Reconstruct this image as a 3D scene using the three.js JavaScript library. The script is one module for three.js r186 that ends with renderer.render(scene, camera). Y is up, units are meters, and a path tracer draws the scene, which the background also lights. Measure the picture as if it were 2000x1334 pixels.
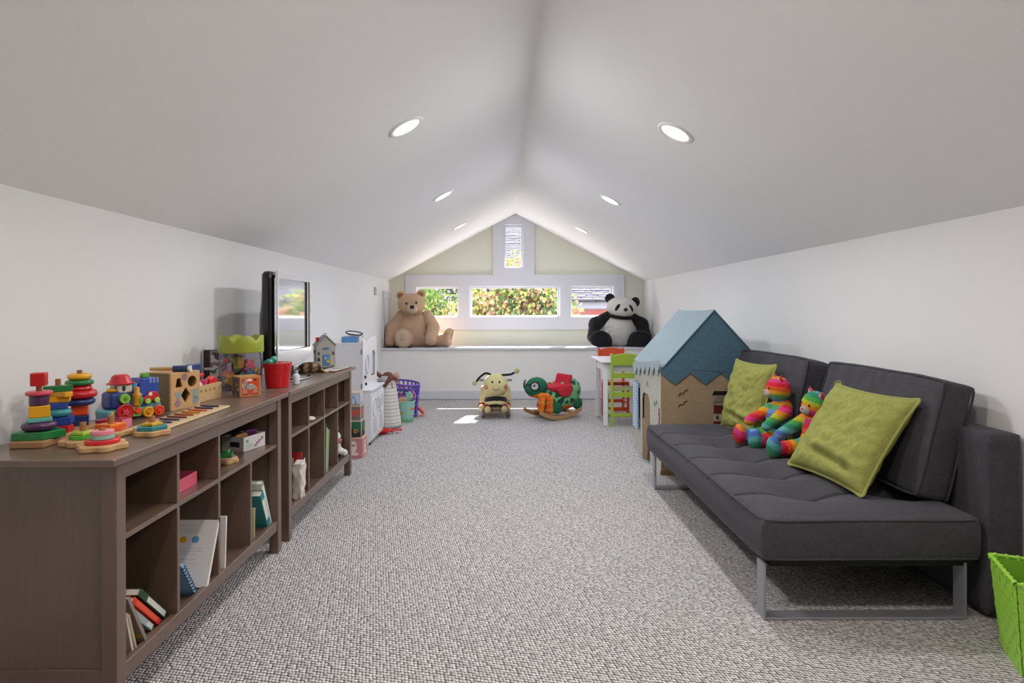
import * as THREE from 'three';
import { RoundedBoxGeometry } from 'three/addons/geometries/RoundedBoxGeometry.js';
import { mergeGeometries, mergeVertices } from 'three/addons/utils/BufferGeometryUtils.js';
import { RectAreaLightUniformsLib } from 'three/addons/lights/RectAreaLightUniformsLib.js';
import { ImprovedNoise } from 'three/addons/math/ImprovedNoise.js';

// ---------------------------------------------------------------- camera, sky, sun, exposure
const scene = new THREE.Scene();
const F = 1180, EYE = 1.12;                                   // focal length in pixels of a 2000 x 1334 frame, eye height
const camera = new THREE.PerspectiveCamera(2 * Math.atan(667 / F) * 180 / Math.PI, 2000 / 1334, 0.05, 200);
camera.position.set(0, EYE, 0);
camera.rotation.z = -0.003;
camera.setViewOffset(2000, 1334, 15, 64, 2000, 1334);
const renderer = new THREE.WebGLRenderer({ antialias: true });
renderer.toneMapping = THREE.LinearToneMapping;
renderer.toneMappingExposure = 1.26;
renderer.shadowMap.enabled = true;
RectAreaLightUniformsLib.init();
scene.background = new THREE.Color(0.80, 0.90, 1.0);
scene.backgroundIntensity = 5.2;
const SUN = new THREE.Vector3(0.46, 1.91, -1.947).normalize();
const sun = new THREE.DirectionalLight(0xfff4e6, 40);
sun.position.set(SUN.x * 22, SUN.y * 22, SUN.z * 22 - 8);
sun.target.position.set(0, 0, -8);
sun.castShadow = true;
sun.shadow.mapSize.set(4096, 4096);
Object.assign(sun.shadow.camera, { left: -12, right: 12, top: 12, bottom: -12, near: 1, far: 50 });
sun.name = 'sun';
scene.add(sun, sun.target);
const LAMP = 185;                                             // radiance of a downlight's lens area

// ---------------------------------------------------------------- helpers
const perlin = new ImprovedNoise();
const noise = (x, y = 0, z = 0) => perlin.noise(x, y, z);
function rng(seed) { let a = seed >>> 0; return () => { a = (a + 0x6d2b79f5) | 0; let t = Math.imul(a ^ (a >>> 15), 1 | a); t = (t + Math.imul(t ^ (t >>> 7), 61 | t)) ^ t; return ((t ^ (t >>> 14)) >>> 0) / 4294967296; }; }
const clamp = (x, a, b) => Math.min(b, Math.max(a, x)), lerp = (a, b, t) => a + (b - a) * t, D2R = Math.PI / 180;
const smooth = (x, a, b) => { const t = clamp((x - a) / (b - a), 0, 1); return t * t * (3 - 2 * t); };
const V = (x, y, z) => new THREE.Vector3(x, y, z);
const used = new Map();
function numbered(name) { const n = used.get(name) ?? 0; used.set(name, n + 1); return n ? name + '_' + String(n).padStart(3, '0') : name; }
// a thing: a Group at its base whose children are its parts. d is the distance in front of the camera's station.
function thing(name, label, category, x, y, d, turn = 0, group) {
  const o = new THREE.Group(); o.name = numbered(name); scene.add(o);
  o.position.set(x, y, -d); o.rotation.y = turn * D2R;
  o.userData = { label, category }; if (group) o.userData.group = group;
  return o;
}
function flat(g) {                                            // one common form, so that pieces of a part can be joined
  if (g.index) g = g.toNonIndexed();
  for (const k of Object.keys(g.attributes)) if (!['position', 'normal', 'uv', 'color'].includes(k)) g.deleteAttribute(k);
  if (!g.attributes.normal) g.computeVertexNormals();
  if (!g.attributes.uv) boxUV(g);
  g.morphAttributes = {};
  return g;
}
function join(list) { if (!Array.isArray(list)) return list; if (list.length === 1) return list[0]; return mergeGeometries(list.map(flat)); }
function part(name, geo, mat, parent, label) {
  const m = new THREE.Mesh(join(geo), mat);
  m.name = name; m.castShadow = m.receiveShadow = true;
  if (label) m.userData.label = label;
  (parent ?? scene).add(m);
  return m;
}
function single(name, geo, mat, label, category, x, y, d, turn = 0, group) {   // a thing that is one mesh
  const m = part(numbered(name), geo, mat, scene);
  m.position.set(x, y, -d); m.rotation.y = turn * D2R;
  m.userData = { label, category }; if (group) m.userData.group = group;
  return m;
}
function struct(name, geo, mat, parent) { const m = part(parent ? name : numbered(name), geo, mat, parent ?? scene); if (!parent) m.userData.kind = 'structure'; return m; }
function mv(g, x = 0, y = 0, z = 0, rx = 0, ry = 0, rz = 0) {
  if (rx || ry || rz) g.applyMatrix4(new THREE.Matrix4().makeRotationFromEuler(new THREE.Euler(rx * D2R, ry * D2R, rz * D2R)));
  g.translate(x, y, z); return g;
}
// texture coordinates in metres, each triangle laid flat along its own main axis
function boxUV(g, swap = false) {
  if (g.index) { const h = g.toNonIndexed(); g.copy(h); g.index = null; }
  const p = g.attributes.position, uv = new Float32Array(p.count * 2), a = V(0, 0, 0), b = V(0, 0, 0), c = V(0, 0, 0), n = V(0, 0, 0);
  for (let i = 0; i < p.count; i += 3) {
    a.fromBufferAttribute(p, i); b.fromBufferAttribute(p, i + 1); c.fromBufferAttribute(p, i + 2);
    n.subVectors(b, a).cross(c.clone().sub(a));
    const x = Math.abs(n.x), y = Math.abs(n.y), z = Math.abs(n.z);
    [a, b, c].forEach((q, k) => {
      let u, v;
      if (y >= x && y >= z) { u = q.x; v = -q.z; } else if (x >= z) { u = -q.z; v = q.y; } else { u = q.x; v = q.y; }
      if (swap) [u, v] = [v, u];
      uv[(i + k) * 2] = u; uv[(i + k) * 2 + 1] = v;
    });
  }
  g.setAttribute('uv', new THREE.BufferAttribute(uv, 2));
  return g;
}
const rbox = (w, h, d, r = 0.003, s = 2) => boxUV(new RoundedBoxGeometry(w, h, d, s, Math.min(r, w / 2.02, h / 2.02, d / 2.02)));
const rboxS = (w, h, d, r = 0.003, s = 2) => boxUV(new RoundedBoxGeometry(w, h, d, s, Math.min(r, w / 2.02, h / 2.02, d / 2.02)), true);
const box = (x0, x1, y0, y1, z0, z1, r = 0.003) => mv(rbox(Math.abs(x1 - x0), Math.abs(y1 - y0), Math.abs(z1 - z0), r), (x0 + x1) / 2, (y0 + y1) / 2, (z0 + z1) / 2);
const cyl = (r0, r1, h, n = 24) => new THREE.CylinderGeometry(r0, r1, h, n);
const ball = (r, n = 20, m = 14) => new THREE.SphereGeometry(r, n, m);
function ell(rx, ry, rz, n = 24, m = 16) { const g = new THREE.SphereGeometry(1, n, m); g.scale(rx, ry, rz); return g; }
const lathe = (pts, n = 32) => new THREE.LatheGeometry(pts.map(([x, y]) => new THREE.Vector2(x, y)), n);
const torus = (R, r, a = 12, b = 36) => new THREE.TorusGeometry(R, r, a, b);
const curve = (pts, closed = false) => new THREE.CatmullRomCurve3(pts.map((p) => V(...p)), closed, 'centripetal');
const tube = (pts, r, n = 32, k = 8, closed = false) => new THREE.TubeGeometry(curve(pts, closed), n, r, k, closed);
function roundPlate(r, h, e = 0.002, n = 36) { return lathe([[0, 0], [r - e, 0], [r, e], [r, h - e], [r - e, h], [0, h]], n); }   // a flat disc with eased edges, base at y = 0
function shapeOf(pts, holes = []) {
  const s = new THREE.Shape(pts.map(([x, y]) => new THREE.Vector2(x, y)));
  for (const h of holes) s.holes.push(h instanceof THREE.Path ? h : new THREE.Path(h.map(([x, y]) => new THREE.Vector2(x, y))));
  return s;
}
function extr(s, depth, bevel = 0.0015, seg = 1, curveSegments = 16) {
  const g = new THREE.ExtrudeGeometry(s, { depth: Math.max(1e-4, depth - 2 * bevel), bevelEnabled: bevel > 0, bevelThickness: bevel, bevelSize: bevel, bevelOffset: -bevel, bevelSegments: seg, curveSegments });
  g.translate(0, 0, bevel); return boxUV(g);
}
const upright = (g) => g.rotateX(-Math.PI / 2);               // an extrusion made to lie flat: its depth becomes height
function rrect(w, h, r) {
  const s = new THREE.Shape(), x = -w / 2, y = -h / 2;
  s.moveTo(x + r, y); s.lineTo(x + w - r, y); s.quadraticCurveTo(x + w, y, x + w, y + r); s.lineTo(x + w, y + h - r); s.quadraticCurveTo(x + w, y + h, x + w - r, y + h);
  s.lineTo(x + r, y + h); s.quadraticCurveTo(x, y + h, x, y + h - r); s.lineTo(x, y + r); s.quadraticCurveTo(x, y, x + r, y); return s;
}
const circle = (x, y, r) => { const p = new THREE.Path(); p.absarc(x, y, r, 0, Math.PI * 2, true); return p; };
function ngon(n, r, turn = 0) { return Array.from({ length: n }, (_, i) => [r * Math.cos(turn + i * 2 * Math.PI / n), r * Math.sin(turn + i * 2 * Math.PI / n)]); }
// a padded box with soft corners; fn may push its points about
function softBox(w, h, d, r, [nx, ny, nz], fn) {
  let g = new THREE.BoxGeometry(w, h, d, nx, ny, nz); g.deleteAttribute('uv'); g.deleteAttribute('normal');
  g = mergeVertices(g, 1e-5);
  const p = g.attributes.position, a = V(0, 0, 0), q = V(0, 0, 0);
  for (let i = 0; i < p.count; i++) {
    a.fromBufferAttribute(p, i);
    q.set(clamp(a.x, r - w / 2, w / 2 - r), clamp(a.y, r - h / 2, h / 2 - r), clamp(a.z, r - d / 2, d / 2 - r));
    const n = a.clone().sub(q).normalize(); a.copy(q).addScaledVector(n, r);
    if (fn) fn(a, n);
    p.setXYZ(i, a.x, a.y, a.z);
  }
  g.computeVertexNormals(); return boxUV(g);
}
// ------------------------------------------------ one continuous skin round a field of distances (surface nets)
function skin(field, lo, hi, cell, colorOf) {
  const n = [0, 1, 2].map((k) => Math.ceil((hi[k] - lo[k]) / cell) + 1), [nx, ny, nz] = n, val = new Float32Array(nx * ny * nz), at = (i, j, k) => i + nx * (j + ny * k);
  for (let k = 0; k < nz; k++) for (let j = 0; j < ny; j++) for (let i = 0; i < nx; i++) val[at(i, j, k)] = field(lo[0] + i * cell, lo[1] + j * cell, lo[2] + k * cell);
  const id = new Int32Array(nx * ny * nz).fill(-1), pos = [];
  for (let k = 0; k < nz - 1; k++) for (let j = 0; j < ny - 1; j++) for (let i = 0; i < nx - 1; i++) {
    let cnt = 0, sx = 0, sy = 0, sz = 0;
    const e = (a, b, c, a2, b2, c2) => { const u = val[at(i + a, j + b, k + c)], w = val[at(i + a2, j + b2, k + c2)]; if ((u < 0) !== (w < 0)) { const t = u / (u - w); cnt++; sx += a + (a2 - a) * t; sy += b + (b2 - b) * t; sz += c + (c2 - c) * t; } };
    for (const [b, c] of [[0, 0], [1, 0], [0, 1], [1, 1]]) { e(0, b, c, 1, b, c); e(b, 0, c, b, 1, c); e(b, c, 0, b, c, 1); }
    if (cnt) { id[at(i, j, k)] = pos.length / 3; pos.push(lo[0] + (i + sx / cnt) * cell, lo[1] + (j + sy / cnt) * cell, lo[2] + (k + sz / cnt) * cell); }
  }
  const idx = [], quad = (a, b, c, d, f) => { if (a < 0 || b < 0 || c < 0 || d < 0) return; f ? idx.push(a, b, c, a, c, d) : idx.push(a, c, b, a, d, c); };
  for (let k = 1; k < nz - 1; k++) for (let j = 1; j < ny - 1; j++) for (let i = 1; i < nx - 1; i++) {
    const s = val[at(i, j, k)] < 0;
    if (s !== val[at(i + 1, j, k)] < 0) quad(id[at(i, j - 1, k - 1)], id[at(i, j, k - 1)], id[at(i, j, k)], id[at(i, j - 1, k)], s);
    if (s !== val[at(i, j + 1, k)] < 0) quad(id[at(i - 1, j, k - 1)], id[at(i - 1, j, k)], id[at(i, j, k)], id[at(i, j, k - 1)], s);
    if (s !== val[at(i, j, k + 1)] < 0) quad(id[at(i - 1, j - 1, k)], id[at(i, j - 1, k)], id[at(i, j, k)], id[at(i - 1, j, k)], s);
  }
  const g = new THREE.BufferGeometry(); g.setAttribute('position', new THREE.Float32BufferAttribute(pos, 3)); g.setIndex(idx);
  const nor = new Float32Array(pos.length), e = cell * 0.5;
  for (let i = 0; i < pos.length; i += 3) {
    const [x, y, z] = [pos[i], pos[i + 1], pos[i + 2]];
    const v = V(field(x + e, y, z) - field(x - e, y, z), field(x, y + e, z) - field(x, y - e, z), field(x, y, z + e) - field(x, y, z - e)).normalize();
    nor[i] = v.x; nor[i + 1] = v.y; nor[i + 2] = v.z;
  }
  g.setAttribute('normal', new THREE.BufferAttribute(nor, 3));
  if (colorOf) {
    const col = new Float32Array(pos.length);
    for (let i = 0; i < pos.length; i += 3) { const c = colorOf(pos[i], pos[i + 1], pos[i + 2]); col[i] = c.r; col[i + 1] = c.g; col[i + 2] = c.b; }
    g.setAttribute('color', new THREE.BufferAttribute(col, 3));
  }
  return boxUVsmooth(g);
}
function boxUVsmooth(g) { return boxUV(g.index ? g.toNonIndexed() : g); }
const C = (hex) => new THREE.Color(hex);
// bones: [a, b, ra, rb] tapered capsules; lumps: [centre, radii] ellipsoids; each with a colour (a Color or f(x, y, z, t))
function plush(prims, k, lo, hi, cell, fuzz = 0.002, fz = 60) {
  const dist = (q, x, y, z) => {
    if (q.r) { const [cx, cy, cz] = q.c; let px = x - cx, py = y - cy, pz = z - cz; if (q.m) { const v = V(px, py, pz).applyMatrix4(q.m); px = v.x; py = v.y; pz = v.z; } const [rx, ry, rz] = q.r; const k0 = Math.hypot(px / rx, py / ry, pz / rz), k1 = Math.hypot(px / rx / rx, py / ry / ry, pz / rz / rz); return k1 < 1e-9 ? -Math.min(rx, ry, rz) : k0 * (k0 - 1) / k1; }
    const [a, b, ra, rb] = q.bone, bx = b[0] - a[0], by = b[1] - a[1], bz = b[2] - a[2], px = x - a[0], py = y - a[1], pz = z - a[2];
    const t = clamp((px * bx + py * by + pz * bz) / (bx * bx + by * by + bz * bz), 0, 1); q.t = t;
    return Math.hypot(px - t * bx, py - t * by, pz - t * bz) - lerp(ra, rb, t);
  };
  const field = (x, y, z) => { let d = 1e9; for (const q of prims) { const e = dist(q, x, y, z), kk = q.k ?? k; if (d > 1e8) { d = e; continue; } const h = Math.max(kk - Math.abs(d - e), 0) / kk; d = Math.min(d, e) - h * h * kk * 0.25; } return d + fuzz * noise(x * fz, y * fz, z * fz) + fuzz * 0.6 * noise(x * fz * 2.3, y * fz * 2.3, z * fz * 2.3 + 7); };
  const colorOf = prims.some((q) => q.col) ? (x, y, z) => { let best = 1e9, c = null; for (const q of prims) { if (!q.col) continue; const e = dist(q, x, y, z) - (q.over ?? 0); if (e < best) { best = e; c = typeof q.col === 'function' ? q.col(x, y, z, q.t) : q.col; } } return c; } : null;
  return skin(field, lo, hi, cell, colorOf);
}
const bone = (a, b, ra, rb, col, o) => ({ bone: [a, b, ra, rb], col, ...o });
const lump = (c, r, col, o) => ({ c, r, col, ...o });
const turned = (rx, ry, rz) => new THREE.Matrix4().makeRotationFromEuler(new THREE.Euler(rx * D2R, ry * D2R, rz * D2R)).invert();

// ---------------------------------------------------------------- textures and materials
function dataTex(w, h, fn, srgb, wrap = true) {
  const a = new Uint8Array(w * h * 4);
  for (let y = 0; y < h; y++) for (let x = 0; x < w; x++) { const c = fn(x / w, y / h, x, y), i = (y * w + x) * 4; a[i] = clamp(c[0] * 255, 0, 255); a[i + 1] = clamp((c[1] ?? c[0]) * 255, 0, 255); a[i + 2] = clamp((c[2] ?? c[0]) * 255, 0, 255); a[i + 3] = 255; }
  const t = new THREE.DataTexture(a, w, h); t.magFilter = THREE.LinearFilter; t.minFilter = THREE.LinearMipmapLinearFilter; t.generateMipmaps = true;
  if (wrap) t.wrapS = t.wrapT = THREE.RepeatWrapping;
  if (srgb) t.colorSpace = THREE.SRGBColorSpace;
  t.needsUpdate = true; return t;
}
function scaled(t, metresU, metresV = metresU) { const c = t.clone(); c.repeat.set(1 / metresU, 1 / metresV); c.needsUpdate = true; return c; }
function print(w, h, draw) {                                  // flat print: drawn with a canvas, stretched over 0..1
  const c = document.createElement('canvas'); c.width = w; c.height = h;
  draw(c.getContext('2d'), w, h);
  const t = new THREE.CanvasTexture(c); t.colorSpace = THREE.SRGBColorSpace; t.wrapS = t.wrapT = THREE.RepeatWrapping; return t;
}
const tileNoise = (u, v, fu, fv, z = 0) => { // seamless noise
  const n = (a, b) => noise(a * fu, b * fv, z);
  const su = smooth(u, 0, 1), sv = smooth(v, 0, 1);
  return lerp(lerp(n(u, v), n(u - 1, v), su), lerp(n(u, v - 1), n(u - 1, v - 1), su), sv);
};
const grain = dataTex(512, 512, (u, v) => {                   // long grain along v
  const w = tileNoise(u, v, 6, 2, 3) * 0.6;
  const ring = 0.5 + 0.5 * Math.sin((u * 14 + w * 3.2) * Math.PI * 2);
  const fine = tileNoise(u, v, 90, 6, 11) * 0.5 + tileNoise(u, v, 200, 14, 17) * 0.3;
  return [clamp(0.80 + 0.10 * ring * (0.5 + tileNoise(u, v, 3, 2, 5)) + 0.16 * fine, 0, 1)];
}, false);
const pileBump = dataTex(256, 256, (u, v) => [0.5 + 0.5 * tileNoise(u, v, 40, 40, 1) + 0.3 * tileNoise(u, v, 90, 90, 2)], false);
const weaveBump = dataTex(512, 512, (u, v) => {
  const n = 64, a = Math.sin(u * n * Math.PI * 2), b = Math.sin(v * n * Math.PI * 2), odd = a * b;
  return [0.5 + 0.22 * odd + 0.22 * tileNoise(u, v, 160, 8, 4) + 0.22 * tileNoise(u, v, 8, 160, 5)];
}, false);
const weaveTone = dataTex(512, 512, (u, v) => [0.76 + 0.26 * tileNoise(u, v, 150, 9, 4) + 0.26 * tileNoise(u, v, 9, 150, 5) + 0.2 * tileNoise(u, v, 48, 30, 2) + 0.12 * tileNoise(u, v, 6, 6, 8)], false);
const paintBump = dataTex(256, 256, (u, v) => [0.5 + 0.3 * tileNoise(u, v, 30, 30, 1) + 0.2 * tileNoise(u, v, 70, 70, 2)], false);
const mat = (color, roughness = 0.6, o = {}) => new THREE.MeshStandardMaterial({ color, roughness, ...o });
const wood = (color, roughness = 0.5, size = 0.45, o = {}) => new THREE.MeshStandardMaterial({ color, roughness, map: scaled(grain, size, size * 2), bumpMap: scaled(grain, size, size * 2), bumpScale: 0.0006, ...o });
const cloth = (color, size = 0.2, o = {}) => new THREE.MeshPhysicalMaterial({ color, roughness: 0.95, map: scaled(weaveTone, size), bumpMap: scaled(weaveBump, size), bumpScale: 0.0008, sheen: 0.25, sheenRoughness: 0.6, sheenColor: new THREE.Color(color), side: THREE.DoubleSide, ...o });
const fur = (color, o = {}) => new THREE.MeshPhysicalMaterial({ color, roughness: 1, bumpMap: scaled(pileBump, 0.12), bumpScale: 0.004, sheen: 0.4, sheenRoughness: 0.7, sheenColor: new THREE.Color(color), ...o });
const plastic = (color, roughness = 0.3, o = {}) => new THREE.MeshPhysicalMaterial({ color, roughness, clearcoat: 0.3, clearcoatRoughness: 0.25, ...o });
const paper = mat(0xe9e4d8, 0.9), white = plastic(0xe8e8e8, 0.35), black = mat(0x0a0a0b, 0.5), pine = wood(0xd9b17c, 0.6, 0.2), chrome = mat(0xb9bcc0, 0.28, { metalness: 1 });

// ---------------------------------------------------------------- the setting
const XL = -1.523, XR = 1.87, KL = 1.502, KR = 1.485, RX = 0.15, RY = 2.383, DE = 8.055, ZN = 2.6;   // walls, knee heights, ridge, end wall, near wall
const paintM = mat(0xececeb, 0.85, { bumpMap: scaled(paintBump, 0.25), bumpScale: 0.0005 });
const ceilM = mat(0xf7f7f8, 0.9, { bumpMap: scaled(paintBump, 0.3), bumpScale: 0.0005 });
const sageM = mat(0xdcdecf, 0.85, { bumpMap: scaled(paintBump, 0.25), bumpScale: 0.0005 });
const trimM = mat(0xd2d4dc, 0.45);
// berber carpet: rows of loops, each leaning, with thicker and thinner yarns
const LOOPS = 44, LROWS = 40, TILE = 0.5;
const loopAt = (u, v) => {                                     // rows run a little askew across the room; every loop is an oval knot
  let best = 0, tone = 0;
  const y = v * LROWS + u * 8, j0 = Math.floor(y);
  for (let j = j0 - 1; j <= j0 + 1; j++) {
    const x = u * LOOPS + j * 0.25, i0 = Math.floor(x);
    for (let i = i0 - 1; i <= i0 + 1; i++) {
      let a = (i + 0.5 - j * 0.25) / LOOPS, b = (j + 0.5 - a * 8) / LROWS; a = Math.round((a - Math.floor(a)) * 3520) % 3520; b = Math.round((b - Math.floor(b)) * 17600) % 17600;
      const h = Math.sin(a * 12.71 + b * 3.117) * 43758.5453, r = h - Math.floor(h), h2 = Math.sin(a * 2.695 + b * 18.33) * 43758.5453, s = h2 - Math.floor(h2);
      const dx = (x - i - 0.5 + (s - 0.5) * 0.3), dy = (y - j - 0.5 + (r - 0.5) * 0.25), q = Math.hypot((dx + dy * 0.4) / 0.60, (dy - dx * 0.25) / 0.56), e = Math.sqrt(Math.max(0, 1 - q * q)) * (0.72 + 0.28 * r);
      if (e > best) { best = e; tone = s; }
    }
  }
  return [best, tone];
};
const CW = 1056, CH = 960, pile = new Float32Array(CW * CH * 2);
for (let y = 0, i = 0; y < CH; y++) for (let x = 0; x < CW; x++, i += 2) { const [e, t] = loopAt(x / CW, y / CH); pile[i] = e; pile[i + 1] = t; }
const carpetBump = dataTex(CW, CH, (u, v, x, y) => { const e = pile[(y * CW + x) * 2]; return [e * 0.9 + 0.08 * noise(u * 300, v * 300)]; }, false);
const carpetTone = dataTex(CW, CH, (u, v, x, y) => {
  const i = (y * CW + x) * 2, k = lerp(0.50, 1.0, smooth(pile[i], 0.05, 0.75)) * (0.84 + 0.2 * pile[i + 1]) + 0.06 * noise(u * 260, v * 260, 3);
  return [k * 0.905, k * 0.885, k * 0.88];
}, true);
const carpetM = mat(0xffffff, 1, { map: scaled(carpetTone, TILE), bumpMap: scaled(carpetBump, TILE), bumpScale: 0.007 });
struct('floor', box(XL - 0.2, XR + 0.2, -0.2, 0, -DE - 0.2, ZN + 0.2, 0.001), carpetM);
struct('wall_left', box(XL - 0.2, XL, 0, KL + 0.06, -DE - 0.2, ZN + 0.2, 0.001), paintM);
struct('wall_right', box(XR, XR + 0.2, 0, KR + 0.06, -DE - 0.2, ZN + 0.2, 0.001), paintM);
{ // both slopes with a softly taped ridge
  const s = new THREE.Shape(), sl = (RY - KL) / (RX - XL), sr = (RY - KR) / (XR - RX), e = 0.02;
  s.moveTo(XL - 0.22, KL - 0.22 * sl); s.lineTo(RX - e, RY - e * sl); s.quadraticCurveTo(RX, RY, RX + e, RY - e * sr); s.lineTo(XR + 0.22, KR - 0.22 * sr);
  s.lineTo(XR + 0.22, KR + 0.2); s.lineTo(RX, RY + 0.28); s.lineTo(XL - 0.22, KL + 0.2);
  const g = new THREE.ExtrudeGeometry(s, { depth: DE + ZN + 0.4, bevelEnabled: false, curveSegments: 10 }); g.translate(0, 0, -DE - 0.2);
  struct('ceiling', boxUV(g), ceilM);
}
const WIN = [[-1.174, -0.60, 1.0, 1.42], [-0.464, 0.748, 1.0, 1.424], [0.88, 1.458, 1.0, 1.424], [-0.007, 0.258, 1.656, 2.25]];
const hole = ([x0, x1, y0, y1]) => [[x0, y0], [x0, y1], [x1, y1], [x1, y0]];
const gable = [[XL, 0], [XR, 0], [XR, KR + 0.02], [RX, RY + 0.02], [XL, KL + 0.02]];
struct('wall_far', mv(extr(shapeOf(gable, WIN.map(hole)), 0.16, 0), 0, 0, -DE - 0.16), sageM);
struct('wall_near', mv(extr(shapeOf(gable), 0.16, 0), 0, 0, ZN), paintM);
{ // the wide white surround that ties the four windows together
  const yt = 1.571, yb = 0.84, sl = (RY - KL) / (RX - XL), sr = (RY - KR) / (XR - RX);
  const out = [[-1.317, yb], [1.597, yb], [1.597, yt], [0.403, yt], [0.403, RY - (0.403 - RX) * sr], [RX, RY], [-0.15, RY - (RX + 0.15) * sl], [-0.15, yt], [-1.317, yt]];
  struct('trim_1', mv(extr(shapeOf(out, WIN.map(hole)), 0.03, 0.002), 0, 0, -DE), trimM);
}
const glassM = new THREE.MeshPhysicalMaterial({ color: 0xffffff, roughness: 0, transmission: 1, thickness: 0, ior: 1.5 });
WIN.forEach(([x0, x1, y0, y1], n) => {
  const w = new THREE.Group(); w.name = 'window_' + (n + 1); w.userData.kind = 'structure'; w.position.set((x0 + x1) / 2, y0, -DE); scene.add(w);
  const a = (x1 - x0) / 2, h = y1 - y0;
  part('jamb', [box(-a, -a + 0.008, 0, h, -0.16, 0.02, 0.001), box(a - 0.008, a, 0, h, -0.16, 0.02, 0.001), box(-a + 0.008, a - 0.008, h - 0.008, h, -0.16, 0.02, 0.001), box(-a + 0.008, a - 0.008, 0, 0.008, -0.16, 0.02, 0.001)], trimM, w);
  const f = 0.022, b = 0.008;
  part('sash', [box(-a + b, -a + b + f, b, h - b, -0.12, -0.08), box(a - b - f, a - b, b, h - b, -0.12, -0.08), box(-a + b + f, a - b - f, h - b - f, h - b, -0.12, -0.08), box(-a + b + f, a - b - f, b, b + f, -0.12, -0.08)], trimM, w);
  part('pane', box(-a + b + f - 0.004, a - b - f + 0.004, b + f - 0.004, h - b - f + 0.004, -0.102, -0.098, 0.0005), glassM, w);
});
{ // the deep white seat below the windows
  const b = thing('window_seat', 'long white built-in window seat under the row of windows', 'bench', (XL + XR) / 2, 0, 7.467);
  const hw = (XR - XL) / 2, y = 0.639, dz = DE - 7.467, j = 0.17 - (XL + XR) / 2;
  part('seat_board', box(-hw, j - 0.002, y - 0.028, y, -dz, 0.018, 0.004), trimM, b);
  part('seat_board', box(j + 0.002, hw, y - 0.028, y, -dz, 0.018, 0.004), trimM, b);
  part('front_panel', box(-hw, hw, 0, y - 0.028, -0.03, 0, 0.001), paintM, b);
  part('baseboard', [box(-hw, hw, 0.004, 0.098, 0, 0.014, 0.003), box(-hw, hw, 0.098, 0.108, 0, 0.009, 0.003)], trimM, b);
  part('latch', box(j - 0.008, j + 0.008, y - 0.05, y - 0.02, 0.018, 0.022, 0.002), white, b, 'small white latch over the joint');
}
struct('baseboard_left', [box(XL, XL + 0.014, 0.002, 0.1, -7.466, ZN), box(XL, XL + 0.009, 0.1, 0.11, -7.466, ZN)], trimM);
struct('baseboard_right', [box(XR - 0.014, XR, 0.002, 0.1, -7.466, ZN), box(XR - 0.009, XR, 0.1, 0.11, -7.466, ZN)], trimM);
{ // the little cupboard door in the left wall over the seat
  const g = new THREE.Group(); g.name = 'door_1'; g.userData.kind = 'structure'; g.position.set(XL, 0.66, -7.80); scene.add(g);
  const y1 = 0.69, z = 0.22;
  part('door_casing', [box(0, 0.012, 0, y1, z - 0.03, z), box(0, 0.012, 0, y1, -z, -z + 0.03), box(0, 0.012, y1 - 0.03, y1, -z + 0.03, z - 0.03)], trimM, g);
  part('door_panel', box(0, 0.005, 0, y1 - 0.035, -z + 0.036, z - 0.036, 0.002), trimM, g);
  part('panel_bead', [box(0.005, 0.010, 0.05, y1 - 0.085, z - 0.095, z - 0.085), box(0.005, 0.010, 0.05, y1 - 0.085, -z + 0.085, -z + 0.095), box(0.005, 0.010, y1 - 0.095, y1 - 0.085, -z + 0.095, z - 0.095)], trimM, g);
}
{
  const s = thing('switch_plate', 'small grey switch plate on the left wall above the play kitchen', 'switch', XL, 1.285, 7.12);
  part('plate', mv(rbox(0.006, 0.095, 0.12, 0.002), 0.003, 0.047, 0), mat(0x9a9b9c, 0.4, { metalness: 0.4 }), s);
  for (const z of [-0.026, 0.026]) part('rocker', mv(rbox(0.006, 0.06, 0.03, 0.002), 0.0075, 0.047, z), mat(0xc6c7c8, 0.4), s);
}
// ---------------------------------------------------------------- recessed downlights
const ringM = mat(0xf4f2ee, 0.4), lensM = new THREE.MeshStandardMaterial({ color: 0xffffff, emissive: 0xfff3e2, emissiveIntensity: 0.95, roughness: 0.5 });
function downlight(side, d, power, label, tint) {
  const sl = side < 0 ? (RY - KL) / (RX - XL) : (RY - KR) / (XR - RX), x = side < 0 ? -0.495 : 0.867, y = RY - Math.abs(x - RX) * sl;
  const n = V(-side * sl, -1, 0).normalize();
  const t = thing('downlight', label, 'ceiling light', x, y, d);
  t.quaternion.setFromUnitVectors(V(0, -1, 0), n);
  part('trim_ring', lathe([[0.074, -0.001], [0.075, -0.006], [0.082, -0.009], [0.092, -0.006], [0.096, 0.0], [0.096, 0.001], [0.074, 0.001]].reverse(), 48), ringM, t);
  part('lens', mv(cyl(0.0745, 0.0745, 0.003, 40), 0, -0.0018, 0), lensM, t);
  const l = new THREE.RectAreaLight(tint, power, 0.13, 0.13);
  l.name = 'downlight_glow'; l.position.set(x + n.x * 0.012, y + n.y * 0.012, -d); l.lookAt(x + n.x, y + n.y, -d); scene.add(l);
}
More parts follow.
